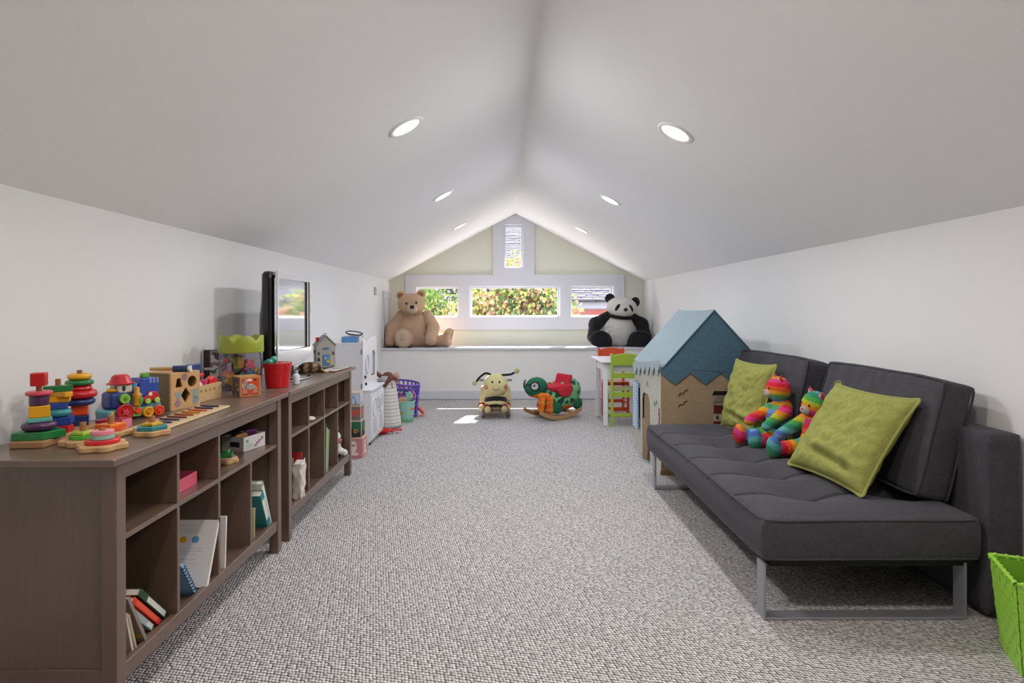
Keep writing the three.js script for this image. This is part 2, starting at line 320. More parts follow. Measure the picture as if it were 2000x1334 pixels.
for (const [side, d, k, label] of [
  [-1, 3.062, 1.1, 'round recessed downlight on the left slope, nearest and largest of the three'], [-1, 4.925, 0.8, 'middle recessed downlight on the left ceiling slope'], [-1, 6.74, 0.3, 'small far recessed downlight on the left slope near the windows'],
  [1, 3.056, 1.1, 'round recessed downlight on the right slope, nearest and largest of the three'], [1, 4.945, 0.8, 'middle recessed downlight on the right ceiling slope'], [1, 6.81, 0.3, 'small far recessed downlight on the right slope near the windows'],
  [-1, 1.19, 1.0, 'recessed downlight on the left slope over the near bookcase'], [1, 1.19, 1.0, 'recessed downlight on the right slope over the green basket'],
]) downlight(side, d, LAMP * k, label, d < 2 ? 0xfff4ea : d < 4 ? 0xf8f8fa : 0xf0f4ff);

// ---------------------------------------------------------------- outside the windows
{
  single('gravel_ground', box(-20, 20, -3.3, -3.0, -30, -DE - 0.6, 0.01), mat(0xa09c86, 1), 'pale gravel ground far below outside the windows', 'ground', 0, 0, 0).userData.kind = 'structure';
  const h = thing('neighbour_house', 'house next door with pink-red siding under a grey shingled roof', 'house', 2.0, -3, 15.5);
  const sid = mat(0x9a5652, 0.8), fas = mat(0x77757f, 0.7), sh = mat(0x454150, 0.95), dark = mat(0x1c1a22, 0.8);
  for (let i = 0; i < 28; i++) { const g = mv(rbox(9.6, 0.165, 0.03, 0.004), 0, 0.08 + i * 0.15, 0, -6); part('siding_board', g, sid, h); }
  part('wall', box(-4.8, 4.8, 0, 4.2, -5, -0.03, 0.01), sid, h);
  part('fascia', box(-5.1, 5.1, 4.12, 4.27, 0.3, 0.34, 0.004), fas, h);
  part('gutter', box(-5.1, 5.1, 4.27, 4.345, 0.33, 0.45, 0.02), dark, h);
  part('soffit', box(-5.1, 5.1, 4.10, 4.12, -0.02, 0.3, 0.002), fas, h);
  const R = rng(9), roof = part('roof', mv(rbox(10.2, 0.05, 5.2, 0.01), 0, 5.72, -1.92, 35.5), dark, h);
  const rows = [], tone = [];
  for (let i = 0; i < 52; i++) for (let k = 0; k < 34; k++) { const y = i * 0.1; const g = mv(rbox(0.285 + R() * 0.01, 0.02, 0.14, 0.003, 1), -5.0 + k * 0.3 + (i % 2) * 0.15 + R() * 0.01, 0.04 + R() * 0.006, 2.55 - y, -5 - R() * 3); rows.push(g); }
  const g = join(rows); mv(g, 0, 5.72, -1.92, 35.5);
  const m = part('shingles', g, sh, h); m.userData.kind = 'stuff';
}
function leafGeo() { const g = new THREE.BufferGeometry(); g.setAttribute('position', new THREE.Float32BufferAttribute([0, 0, 0, 0.5, 0.45, 0.12, 0, 0.42, 0, -0.5, 0.45, 0.12, 0.32, 0.8, 0.05, 0, 1.05, -0.06, -0.32, 0.8, 0.05], 3)); g.setIndex([0, 1, 2, 0, 2, 3, 2, 1, 4, 2, 4, 5, 2, 5, 6, 2, 6, 3]); g.computeVertexNormals(); return boxUV(g); }
const leafM = new THREE.MeshPhysicalMaterial({ color: 0xffffff, roughness: 0.7, transmission: 0.35, thickness: 0, side: THREE.DoubleSide });
const barkM = mat(0x5b4a3c, 0.95);
function tree(label, x, d, top, radii, count, cols, size, seed, clumps) {
  const t = thing('tree', label, 'tree', x, -3, d), R = rng(seed), g = leafGeo();
  const tr = [tube([[0, 0, 0], [0.08, 1.6, 0.05], [-0.05, 3 + top * 0.35, 0], [0.05, 3 + top * 0.8, 0.05]], 0.07, 20, 8)];
  const im = new THREE.InstancedMesh(g, leafM, count); im.name = 'foliage'; im.userData.kind = 'stuff'; im.castShadow = im.receiveShadow = true;
  const o = new THREE.Object3D(), c = new THREE.Color(), cl = [];
  for (let i = 0; i < clumps; i++) { const a = R() * 6.283, q = Math.sqrt(R()); cl.push([Math.cos(a) * q * radii[0], 3 + top - radii[1] + (R() * 2 - 1) * radii[1] * Math.sqrt(1 - q * q * 0.8), Math.sin(a) * q * radii[2], Math.floor(R() * cols.length)]); }
  for (let i = 0; i < clumps; i += 2) tr.push(tube([[0, 3 + top * 0.3 - 0.4 * R(), 0], [cl[i][0] * 0.5, cl[i][1] - 0.25, cl[i][2] * 0.5], [cl[i][0], cl[i][1], cl[i][2]]], 0.016, 10, 5));
  part('trunk', tr, barkM, t);
  for (let i = 0; i < count; i++) {
    const [cx, cy, cz, ci] = cl[Math.floor(R() * clumps)], a = R() * 6.283, b = Math.acos(2 * R() - 1), r = Math.cbrt(R()) * 0.34 * (0.7 + R() * 0.5);
    o.position.set(cx + r * Math.sin(b) * Math.cos(a), cy + r * Math.cos(b) * 0.8, cz + r * Math.sin(b) * Math.sin(a));
    o.rotation.set((R() - 0.5) * 2.4, R() * 6.283, (R() - 0.5) * 2.4); o.scale.setScalar(size * (0.6 + R() * 0.8)); o.updateMatrix(); im.setMatrixAt(i, o.matrix);
    c.set(cols[R() < 0.7 ? ci : Math.floor(R() * cols.length)]).multiplyScalar((0.8 + R() * 0.4) * 0.42); im.setColorAt(i, c);
  }
  t.add(im);
}
tree('bright yellow-green leafy tree seen through the left window', -1.95, 10.6, 1.62, [1.25, 1.0, 0.7], 9000, [0xb8cf48, 0x86ad3a, 0xd6de70, 0x5d8d3c], 0.062, 3, 110);
tree('orange and green autumn shrub filling the middle window', 0.12, 9.85, 1.66, [1.0, 0.85, 0.5], 9000, [0xf0ae86, 0xc9d067, 0x7fa24a, 0xf6c8a4, 0x4f7a40, 0xb8cc58], 0.060, 5, 90);
tree('pale orange bush in front of the pink siding, right window', 1.16, 9.95, 1.19, [0.2, 0.5, 0.25], 800, [0xf3b18c, 0xee9f7c, 0xf8cba8], 0.060, 8, 9);
tree('dark green dense tree standing behind the lighter leaves', -1.6, 12.9, 2.1, [2.4, 1.4, 0.6], 11000, [0x2f5a34, 0x264a30, 0x3d6e3e], 0.11, 11, 90);
tree('slim orange tree whose tip shows low in the gable window', 0.22, 12.3, 2.15, [0.35, 0.6, 0.3], 900, [0xf4c092, 0xf0a884, 0xdcc86a], 0.06, 15, 10);

// ---------------------------------------------------------------- the two bookcases along the left wall
const caseM = new THREE.MeshPhysicalMaterial({ color: 0x745d4e, roughness: 0.36, ior: 1.6, clearcoat: 0.5, clearcoatRoughness: 0.25, sheen: 1, sheenRoughness: 0.28, sheenColor: new THREE.Color(0xf0ecf4), map: scaled(grain, 0.5, 1.0), bumpMap: scaled(grain, 0.5, 1.0), bumpScale: 0.0005 });
const P = 0.042, TOPY = 0.728, FX = -1.04, BX = -1.44;       // post width, top surface, faces of the front and back posts
function bookcase(label, d0, d1, upper) {                     // posts run from d0 to d1
  const t = thing('bookcase', label, 'bookcase', FX, 0, (d0 + d1) / 2, 0, 'pair of grey-brown bookcases');
  const L = (d1 - d0) / 2, bx = BX - FX, h = TOPY - 0.02;
  part('top_board', mv(rboxS(0.02 - bx + 0.03, 0.02, 2 * L + 0.085, 0.003), (0.02 + bx - 0.03) / 2, TOPY - 0.01, 0), caseM, t);
  for (const [x, z] of [[-P / 2, L - P / 2], [-P / 2, -L + P / 2], [bx + P / 2, L - P / 2], [bx + P / 2, -L + P / 2]]) part('post', mv(rbox(P, h, P, 0.003), x, h / 2, z), caseM, t);
  for (const s of [1, -1]) {
    const e = s * (L - P / 2);
    part('side_panel', box(bx + P, -P, 0.15, h - 0.045, e - 0.007, e + 0.007, 0.001), caseM, t);
    part('side_rail', boxUV(box(bx + P, -P, h - 0.045, h, e - 0.012, e + 0.012, 0.002), false), caseM, t);
    part('side_rail', box(bx + P, -P, 0.105, 0.15, e - 0.012, e + 0.012, 0.002), caseM, t);
  }
  const z0 = -L + P, z1 = L - P;
  part('front_rail', box(-0.026, -0.004, h - 0.05, h, z0, z1), caseM, t);
  part('front_rail', box(-0.026, -0.004, 0.105, 0.15, z0, z1), caseM, t);
  part('back_panel', box(bx + 0.004, bx + 0.012, 0.105, h, z0 - 0.01, z1 + 0.01, 0.001), caseM, t);
  part('shelf', box(bx + 0.012, -0.028, 0.125, 0.141, z0, z1, 0.002), caseM, t);
  part('shelf', box(bx + 0.012, -0.006, 0.487, 0.502, z0, z1, 0.002), caseM, t);
  const w = (z1 - z0) / 4;
  for (let i = 1; i < 4; i++) {
    const z = z1 - i * w;
    part('divider', box(bx + 0.012, -0.006, 0.141, 0.487, z - 0.008, z + 0.008, 0.002), caseM, t);
    if (upper.includes(i)) part('divider', box(bx + 0.012, -0.006, 0.502, h - 0.002, z - 0.008, z + 0.008, 0.002), caseM, t);
  }
  return t;
}
bookcase('grey-brown bookcase nearer the camera, wooden toys along its top', 1.617, 2.812, [1, 2]);
bookcase('grey-brown bookcase farther away, television on its top', 2.911, 4.107, [1, 2, 3]);
const S0 = 0.141, S1 = 0.502;                                  // the two shelf heights

// a book: spine towards the room (+x), leaning by "lean" degrees with its head towards the camera
const bookPaper = paper;
function book(label, x, y, d, lean, [t, h, w], color, o = {}) {
  const b = thing('book', label, 'book', x, y, d, o.turn ?? 0, o.group);
  b.rotation.order = 'YXZ'; b.rotation.x = lean * D2R;
  const m = mat(color, 0.55), c = 0.0018;
  part('cover', [box(-w, 0, 0, h, -c, 0, 0.0006), box(-w, 0, 0, h, -t, -t + c, 0.0006), box(-c, 0, 0, h, -t + c, -c, 0.0006)], m, b);
  part('pages', box(-w + 0.003, -c, 0.003, h - 0.003, -t + c, -c, 0.0004), bookPaper, b);
  if (o.band) part('spine_label', box(0, 0.0005, h * o.band[1], h * o.band[2], -t * 0.85, -t * 0.15, 0.0002), mat(o.band[0], 0.6), b);
  if (o.print) part('cover_print', mv(new THREE.PlaneGeometry(w - 0.01, h - 0.012), -w / 2, h / 2, 0.0006), new THREE.MeshStandardMaterial({ map: o.print, roughness: 0.6 }), b);
  return b;
}
// ---- near bookcase, first lower compartment
book('thin cream book standing at the near end of the first compartment', -1.062, S0, 1.720, 14, [0.010, 0.13, 0.15], 0xcdbfa9);
book('second thin cream book beside the near bookcase post', -1.060, S0, 1.734, 17, [0.008, 0.125, 0.14], 0xb9ac98);
book('brown-grey board book leaning steeply, dark round spot on its cover', -1.056, S0, 1.775, 27, [0.012, 0.19, 0.17], 0x8d8074, { print: print(128, 128, (c) => { c.fillStyle = '#94877a'; c.fillRect(0, 0, 128, 128); c.fillStyle = '#1d1a1a'; c.beginPath(); c.arc(96, 50, 15, 0, 7); c.fill(); c.fillStyle = '#c9a21e'; c.fillRect(70, 104, 58, 12); c.fillStyle = '#5a2a22'; c.fillRect(76, 84, 40, 12); }) });
book('pale blue-grey book leaning under the red one', -1.078, S0, 1.842, 45, [0.018, 0.15, 0.18], 0x9fb0b2, { band: [0xd8dede, 0.05, 0.28] });
book('bright red book leaning between the green and grey ones', -1.074, S0, 1.874, 45, [0.018, 0.19, 0.18], 0xd8321c, { band: [0xe8583c, 0.1, 0.9] });
book('dark green book with white spine label, topmost of the leaning pile', -1.076, S0, 1.912, 45, [0.022, 0.20, 0.17], 0x1e4429, { band: [0xd9dcd0, 0.06, 0.72] });
// ---- second lower compartment
{
  const pr = print(256, 240, (c) => { c.fillStyle = '#e4dfdc'; c.fillRect(0, 0, 256, 240); c.fillStyle = '#d6a021'; c.beginPath(); c.ellipse(150, 78, 14, 12, 0, 0, 7); c.fill(); c.fillStyle = '#5b9cc4'; c.beginPath(); c.ellipse(198, 78, 14, 12, 0, 0, 7); c.fill(); c.fillStyle = '#bdb8b6'; for (const [y, w] of [[26, 60], [40, 84], [50, 92], [108, 100], [118, 100], [128, 88], [146, 90], [160, 96], [176, 64]]) for (let x = 128; x < 128 + w; x += 9) c.fillRect(x, y, 7, 2.5); });
  const b = thing('picture_book', 'large white picture book with a yellow and a blue dot on its cover', 'book', -1.046, S0, 2.128);
  b.rotation.x = -24 * D2R;
  const h = 0.235, w = 0.26, t = 0.014, m = mat(0xe6e1de, 0.5);
  part('cover', [box(-w, 0, 0, h, t - 0.002, t, 0.0008), box(-w, 0, 0, h, 0, 0.002, 0.0008), box(-0.002, 0, 0, h, 0.002, t - 0.002, 0.0006)], m, b);
  part('pages', box(-w + 0.004, -0.002, 0.004, h - 0.004, 0.002, t - 0.002, 0.0004), paper, b);
  part('cover_print', mv(new THREE.PlaneGeometry(w - 0.02, h - 0.006), -w / 2 - 0.006, h / 2, t + 0.0004), new THREE.MeshStandardMaterial({ map: pr, roughness: 0.55 }), b);
}
{
  const b = book('light blue spiral notebook leaning in front of the white picture book', -1.062, S0, 2.070, 33, [0.014, 0.165, 0.17], 0x86b4dc);
  for (let i = 0; i < 9; i++) part('binding_ring', mv(torus(0.0075, 0.0016, 6, 14), -0.002, 0.014 + i * 0.0168, -0.007, 90, 0, 0), black, b);
}
// ---- third and fourth lower compartments
book('thin white book against the divider of the third compartment', -1.050, S0, 2.262, -4, [0.009, 0.20, 0.19], 0xe8e4e6);
book('thin yellowish book low in the fourth compartment', -1.07, S0, 2.575, -3, [0.008, 0.13, 0.17], 0xc8be8e);
book('thick teal book with light lettering leaning in the fourth compartment', -1.066, S0, 2.715, 27, [0.036, 0.185, 0.17], 0x2e8286, { band: [0xe6e2d6, 0.2, 0.8] });
book('white book with a green head edge leaning behind the teal book', -1.068, S0, 2.748, 25, [0.022, 0.235, 0.18], 0xdfe3dc, { band: [0x86b44a, 0.92, 1.0] });
// ---- upper shelf of the near bookcase
{
  const t = thing('toy_box', 'open pink box on the upper shelf of the near bookcase', 'box', -1.19, S1, 2.065);
  const m = plastic(0xe4607a, 0.5), w = 0.095, l = 0.085, h = 0.045, k = 0.003;
  part('box_wall', [box(w - k, w, 0, h, -l, l), box(-w, -w + k, 0, h, -l, l), box(-w + k, w - k, 0, h, l - k, l), box(-w + k, w - k, 0, h, -l, -l + k)], m, t);
  part('box_floor', box(-w + k, w - k, 0, k, -l + k, l - k, 0.001), mat(0xa02a40, 0.7), t);
}
{
  const pr = print(256, 116, (c) => { c.fillStyle = '#e9e6e2'; c.fillRect(0, 0, 256, 116); const R = rng(4); for (let i = 0; i < 26; i++) { c.fillStyle = ['#c94f62', '#d98a9c', '#7a5fa8', '#5d8bbf', '#b86aa0'][i % 5]; c.beginPath(); c.arc(120 + i * 4.2 + R() * 10, 82 - i * 2.3 + R() * 18, 4 + R() * 5, 0, 7); c.fill(); } c.fillStyle = '#67b58c'; c.fillRect(26, 26, 28, 24); c.fillStyle = '#9fb9c9'; for (let k = 0; k < 3; k++) for (let x = 22; x < 100; x += 8) c.fillRect(x, 64 + k * 13, 6, 5); });
  const t = thing('carton', 'open white printed carton full of toy pieces, upper shelf', 'box', -1.166, S1, 2.70, 73);
  const m = mat(0xe7e3dd, 0.7), w = 0.07, l = 0.058, h = 0.063, k = 0.002;
  part('carton_wall', [box(-w, w, 0, h, l - k, l), box(-w, w, 0, h, -l, -l + k), box(-w, -w + k, 0, h, -l + k, l - k), box(w - k, w, 0, h, -l + k, l - k)], m, t);
  part('carton_floor', box(-w + k, w - k, 0, k, -l + k, l - k, 0.0005), m, t);
  part('side_print', mv(new THREE.PlaneGeometry(0.136, 0.06), 0, h / 2, l + 0.0005), new THREE.MeshStandardMaterial({ map: pr, roughness: 0.6 }), t);
  part('end_print', mv(new THREE.PlaneGeometry(0.05, 0.022), -w - 0.0005, 0.03, 0.012, 0, -90, 0), mat(0x2a3044, 0.6), t);
  single('toy_brick', mv(rbox(0.05, 0.05, 0.035, 0.006), 0, 0.025, 0), plastic(0x6d2f6e), 'purple toy piece poking out of the white carton', 'toy', -1.15, S1 + 0.027, 2.735, 30);
  single('toy_peg', mv(cyl(0.012, 0.012, 0.07, 16), 0, 0.012, 0, 0, 0, 90), wood(0xc08a4c, 0.5, 0.1), 'wooden toy peg lying inside the white carton', 'toy', -1.17, S1 + 0.045, 2.672, 75);
  single('toy_ball', mv(ball(0.022), 0, 0.022, 0), plastic(0x24304e), 'navy toy ball inside the white carton', 'toy', -1.20, S1 + 0.03, 2.70);
}
// ---- far bookcase
single('shell', mv(ell(0.03, 0.014, 0.024), 0, 0.014, 0), mat(0xd8cfc4, 0.4), 'small white shell alone on the upper shelf', 'shell', -1.075, S1, 3.335, 20);
{
  const t = thing('cardboard_box', 'brown cardboard box at the near end of the far bookcase', 'box', -1.215, S0, 3.125);
  const m = mat(0xa58660, 0.85);
  part('carton_body', box(-0.11, 0.11, 0, 0.20, -0.045, 0.03, 0.003), m, t);
  part('flap', mv(rbox(0.2, 0.003, 0.07, 0.001), 0, 0.202, -0.008, 4, 0, 0), mat(0xb8986c, 0.85), t);
  part('tape', box(-0.1, 0.1, 0.2035, 0.2042, -0.014, 0.0, 0.0002), mat(0xcdb68c, 0.4), t);
}
book('thin red book standing against the cardboard box', -1.070, S0, 3.176, 0, [0.014, 0.225, 0.17], 0xb5222a, { band: [0xe3d9cf, 0.55, 0.8] });
{ // white paper bag, crumpled
  const t = thing('paper_bag', 'crumpled white paper bag in front of the cardboard box', 'bag', -1.066, S0, 3.128);
  const g = softBox(0.05, 0.19, 0.075, 0.008, [8, 26, 14], (p) => { const k = (p.y + 0.095) / 0.19; p.z *= 0.72 + 0.45 * k; p.x += 0.012 * noise(p.y * 26, p.z * 30, 2); p.z += 0.010 * noise(p.y * 22, p.x * 30, 5); p.y += (k > 0.9 ? 0.008 * noise(p.z * 60, 3) : 0); });
  part('bag_body', mv(g, 0, 0.096, 0), mat(0xd8d2c8, 0.9), t);
  part('bag_fold', mv(tube([[0.02, 0, 0.03], [0.026, 0, 0], [0.018, 0.004, -0.034]], 0.003, 14, 6), 0, 0.196, 0), mat(0xe2ddd4, 0.9), t);
}
book('dark green book upright in the third lower compartment of the far bookcase', -1.058, S0, 3.560, -2, [0.022, 0.30, 0.19], 0x2c6e3c, { band: [0x3f6fb0, 0.12, 0.5] });
book('cream book leaning right of the dark green book', -1.062, S0, 3.592, -5, [0.012, 0.27, 0.18], 0xd8d2a8);
book('thin pale green book leaning beside the cream book', -1.060, S0, 3.614, -8, [0.009, 0.255, 0.18], 0x9fb488);
{ // white soft toy with pink cheeks
  const t = thing('soft_toy', 'white soft toy animal with pink face in the far bookcase', 'soft toy', -1.13, S0 + 0.032, 3.905, 62);
  part('body', plush([lump([0, 0.06, 0], [0.07, 0.062, 0.065]), lump([0.0, 0.118, 0.035], [0.046, 0.044, 0.045]), bone([-0.04, 0.03, 0.03], [-0.055, 0.018, 0.075], 0.024, 0.02), bone([0.04, 0.03, 0.03], [0.055, 0.018, 0.075], 0.024, 0.02)], 0.02, [-0.1, -0.01, -0.09], [0.1, 0.18, 0.11], 0.006, 0.002, 70), fur(0xe9e4e0), t);
  part('muzzle', mv(ell(0.024, 0.018, 0.018), 0, 0.106, 0.074), fur(0xe58aa6), t, 'pink muzzle');
  for (const s of [-1, 1]) { part('ear', mv(ell(0.013, 0.028, 0.008), s * 0.03, 0.165, 0.03, 0, 0, -s * 20), fur(0xe6a6bc), t); part('eye', mv(ball(0.006, 12, 8), s * 0.02, 0.125, 0.078), black, t); }
  part('tuft', mv(ell(0.02, 0.014, 0.016), 0, 0.16, 0.04), fur(0xd46a92), t, 'pink tuft of hair');
  single('tray', [mv(rbox(0.16, 0.004, 0.18, 0.0015), 0, 0.002, 0), mv(rbox(0.004, 0.03, 0.18, 0.0015), -0.078, 0.015, 0), mv(rbox(0.004, 0.03, 0.18, 0.0015), 0.078, 0.015, 0), mv(rbox(0.152, 0.03, 0.004, 0.0015), 0, 0.015, 0.088), mv(rbox(0.152, 0.03, 0.004, 0.0015), 0, 0.015, -0.088)], mat(0x1d1c20, 0.6), 'black tray under the white soft toy', 'tray', -1.14, S0, 3.905);
}

// ---------------------------------------------------------------- toys on top of the near bookcase
const toy = (hex) => plastic(hex, 0.38);
const RED = toy(0xc4161e), ORANGE = toy(0xe0471c), YELLOW = toy(0xe8a915), GREEN = toy(0x1d7a3c), NAVY = toy(0x17306f), BLUE = toy(0x2a4a9c), TEAL = toy(0x2f8a92), AQUA = toy(0x66b8ae), PURPLE = toy(0x4c2350), PINK = toy(0xd8445c), LIME = toy(0x9cbc2a);
const plate = (shape, h, e = 0.0015) => upright(extr(shape, h, e));
{ // long board with three pegs of blocks
  const t = thing('block_stacker', 'long wooden stacker with three pegs of coloured blocks', 'toy', -1.368, TOPY, 1.86, 96);
  // local x runs along the board, away from the camera
  part('base_board', mv(rbox(0.31, 0.02, 0.092, 0.004), 0, 0.01, 0), wood(0xb98d62, 0.5, 0.18), t);
  const peg = (x, z, top) => part('peg', mv(cyl(0.0075, 0.0075, top - 0.02, 18), x, 0.02 + (top - 0.02) / 2, z), wood(0xa86c3e, 0.5, 0.1), t);
  const blk = (g, m, x, y, z, ry = 0) => part('block', mv(g, x, y, z, 0, ry, 0), m, t);
  const torusB = (R, h) => lathe([[0.008, 0.001], [R - h * 0.5, 0], [R - h * 0.16, h * 0.15], [R, h * 0.5], [R - h * 0.16, h * 0.85], [R - h * 0.5, h], [0.008, h - 0.001]], 40);
  let x = -0.098, z = 0; peg(x, z, 0.185);
  blk(plate(shapeOf([[-0.052, -0.040], [0.032, -0.046], [0.066, 0.006], [0.024, 0.046], [-0.052, 0.040]]), 0.022), GREEN, x, 0.0202, z, -84);
  blk(torusB(0.043, 0.026), PURPLE, x, 0.0425, z);
  blk(plate(rrect(0.058, 0.058, 0.003), 0.012), AQUA, x, 0.0687, z, -84 + 30);
  blk(rbox(0.05, 0.034, 0.05, 0.003), YELLOW, x, 0.098, z, -84 + 28);
  blk(roundPlate(0.0245, 0.029), PURPLE, x, 0.1153, z);
  blk(roundPlate(0.033, 0.0115, 0.003), PINK, x, 0.1445, z);
  blk(rbox(0.036, 0.038, 0.036, 0.003), RED, x, 0.1905, z, -84 + 12);
  x = 0.0; z = -0.006; peg(x, z, 0.18);
  const ell3 = shapeOf([[-0.042, -0.036], [0.042, -0.036], [0.042, 0.0], [0.0, 0.0], [0.0, 0.036], [-0.042, 0.036]]);
  blk(plate(ell3, 0.02), RED, x, 0.0202, z, -84);
  blk(plate(shapeOf([[-0.036, -0.034], [0.036, -0.034], [0.036, 0.034], [0.006, 0.034], [0.006, -0.004], [-0.036, -0.004]]), 0.024), BLUE, x, 0.0405, z, -70);
  blk(torusB(0.036, 0.024), TEAL, x, 0.0648, z);
  blk(rbox(0.05, 0.02, 0.036, 0.003), BLUE, x, 0.099, z, -60);
  blk(rbox(0.062, 0.017, 0.03, 0.002), YELLOW, x, 0.1178, z, -70);
  blk(rbox(0.085, 0.015, 0.026, 0.002), YELLOW, x + 0.0, 0.134, z, -110);
  blk(plate(rrect(0.074, 0.03, 0.003), 0.018), GREEN, x, 0.1418, z, -60);
  x = 0.10; z = 0.0; peg(x, z, 0.197);
  blk(rbox(0.05, 0.032, 0.05, 0.003), NAVY, x, 0.0363, z, -62);
  blk(rbox(0.045, 0.032, 0.045, 0.003), ORANGE, x, 0.0686, z, -62);
  blk(torusB(0.044, 0.022), NAVY, x, 0.0848, z);
  blk(torusB(0.050, 0.027), RED, x, 0.107, z);
  blk(lathe([[0.008, 0], [0.033, 0], [0.035, 0.004], [0.031, 0.014], [0.008, 0.014]], 36), RED, x, 0.134, z);
  blk(torusB(0.040, 0.018), GREEN, x, 0.1485, z);
  blk(torusB(0.034, 0.020), YELLOW, x, 0.167, z);
}
// star-shaped stackers: a scalloped wooden base, coloured plates, a peg
const scallop = (n, r, k) => { const s = new THREE.Shape(); for (let i = 0; i <= 96; i++) { const a = i / 96 * Math.PI * 2, q = r * (1 - k + k * Math.cos(a * n)); i ? s.lineTo(q * Math.cos(a), q * Math.sin(a)) : s.moveTo(q * Math.cos(a), q * Math.sin(a)); } return s; };
const starShape = (n, r0, r1) => shapeOf(Array.from({ length: 2 * n }, (_, i) => { const r = i % 2 ? r1 : r0, a = i * Math.PI / n; return [r * Math.cos(a), r * Math.sin(a)]; }));
function starStacker(label, x, d, turn, r, layers, top, y = TOPY) {
  const t = thing('shape_stacker', label, 'toy', x, y, d, turn, y === TOPY ? 'wooden shape stackers on the near bookcase' : undefined);
  part('base', mv(plate(scallop(6, r, 0.09), 0.017, 0.003), 0, 0, 0), pine, t);
  let h = 0.0173;
  for (const [s, th, m, a] of layers) { part('plate', mv(plate(s, th, 0.0015), 0, h, 0, 0, a ?? 0, 0), m, t); h += th + 0.0003; }
  part('peg', mv(cyl(0.0085, 0.0085, top - 0.0173, 18), 0, 0.0173 + (top - 0.0173) / 2, 0), wood(0xb9814c, 0.5, 0.1), t);
}
const disc = (r) => shapeOf(ngon(40, r));
starStacker('small wooden stacker with red, mint and pink round plates, nearest the edge', -1.135, 1.705, 10, 0.066, [[disc(0.043), 0.011, toy(0xd8202c)], [disc(0.029), 0.012, toy(0x8fc4b4)], [disc(0.029), 0.012, toy(0xe7899a)]], 0.059);
starStacker('small wooden stacker with lime and green plates, left of the pink one', -1.232, 1.765, 35, 0.060, [[shapeOf(ngon(8, 0.034)), 0.012, toy(0x4aa82c)], [starShape(4, 0.028, 0.021), 0.010, toy(0xb6cc4a)]], 0.064);
starStacker('small wooden stacker with two orange plates in front of the pink block', -1.228, 1.885, 20, 0.060, [[shapeOf(ngon(6, 0.042)), 0.010, toy(0xe4541e), 20], [shapeOf(ngon(4, 0.040)), 0.011, toy(0xee7a22), 10]], 0.062);
starStacker('small wooden stacker with teal hexagon and yellow star at the slotted board', -1.108, 1.900, 0, 0.056, [[shapeOf(ngon(6, 0.047)), 0.012, TEAL], [starShape(5, 0.031, 0.021), 0.009, toy(0xdfae22), 12]], 0.058);
starStacker('small stacker with green blocks on the upper shelf beside the carton', -1.125, 2.44, 0, 0.050, [[disc(0.040), 0.006, toy(0xd9a89c)], [rrect(0.05, 0.04, 0.004), 0.018, toy(0x2f8a4a), 15], [rrect(0.024, 0.024, 0.003), 0.012, toy(0x57a868)]], 0.055, S1);
{ // pink block with wavy print and a round hole in its top
  const t = thing('nesting_block', 'pink block with a wavy print and a round hole on top', 'toy', -1.30, TOPY, 2.01);
  const m = toy(0xb4304c), w = 0.0435, l = 0.0275, h = 0.030;
  const wave = print(128, 64, (c) => { c.fillStyle = '#d35a78'; c.fillRect(0, 0, 128, 64); c.strokeStyle = '#f0a4b6'; c.lineWidth = 4; for (let k = -2; k < 9; k++) { c.beginPath(); for (let x = 0; x <= 128; x += 2) c.lineTo(x, k * 11 + 9 * Math.sin(x * 0.09 + 0.4) + x * 0.12); c.stroke(); } });
  const top = new THREE.Shape(); top.moveTo(-w, -l); top.lineTo(w, -l); top.lineTo(w, l); top.lineTo(-w, l); top.lineTo(-w, -l); const hh = new THREE.Path(); hh.absellipse(0, 0, 0.020, 0.014, 0, 7, true); top.holes.push(hh);
  part('block_shell', [mv(upright(extr(top, 0.004, 0.001)), 0, h - 0.004, 0), box(w - 0.004, w, 0, h - 0.004, -l, l, 0.001), box(-w, -w + 0.004, 0, h - 0.004, -l, l, 0.001), box(-w + 0.004, w - 0.004, 0, h - 0.004, l - 0.004, l, 0.001), box(-w + 0.004, w - 0.004, 0, h - 0.004, -l, -l + 0.004, 0.001)], m, t);
  part('wavy_print', mv(new THREE.PlaneGeometry(0.053, 0.028), w + 0.0004, h / 2, 0, 0, 90, 0), new THREE.MeshStandardMaterial({ map: wave, roughness: 0.5 }), t);
}
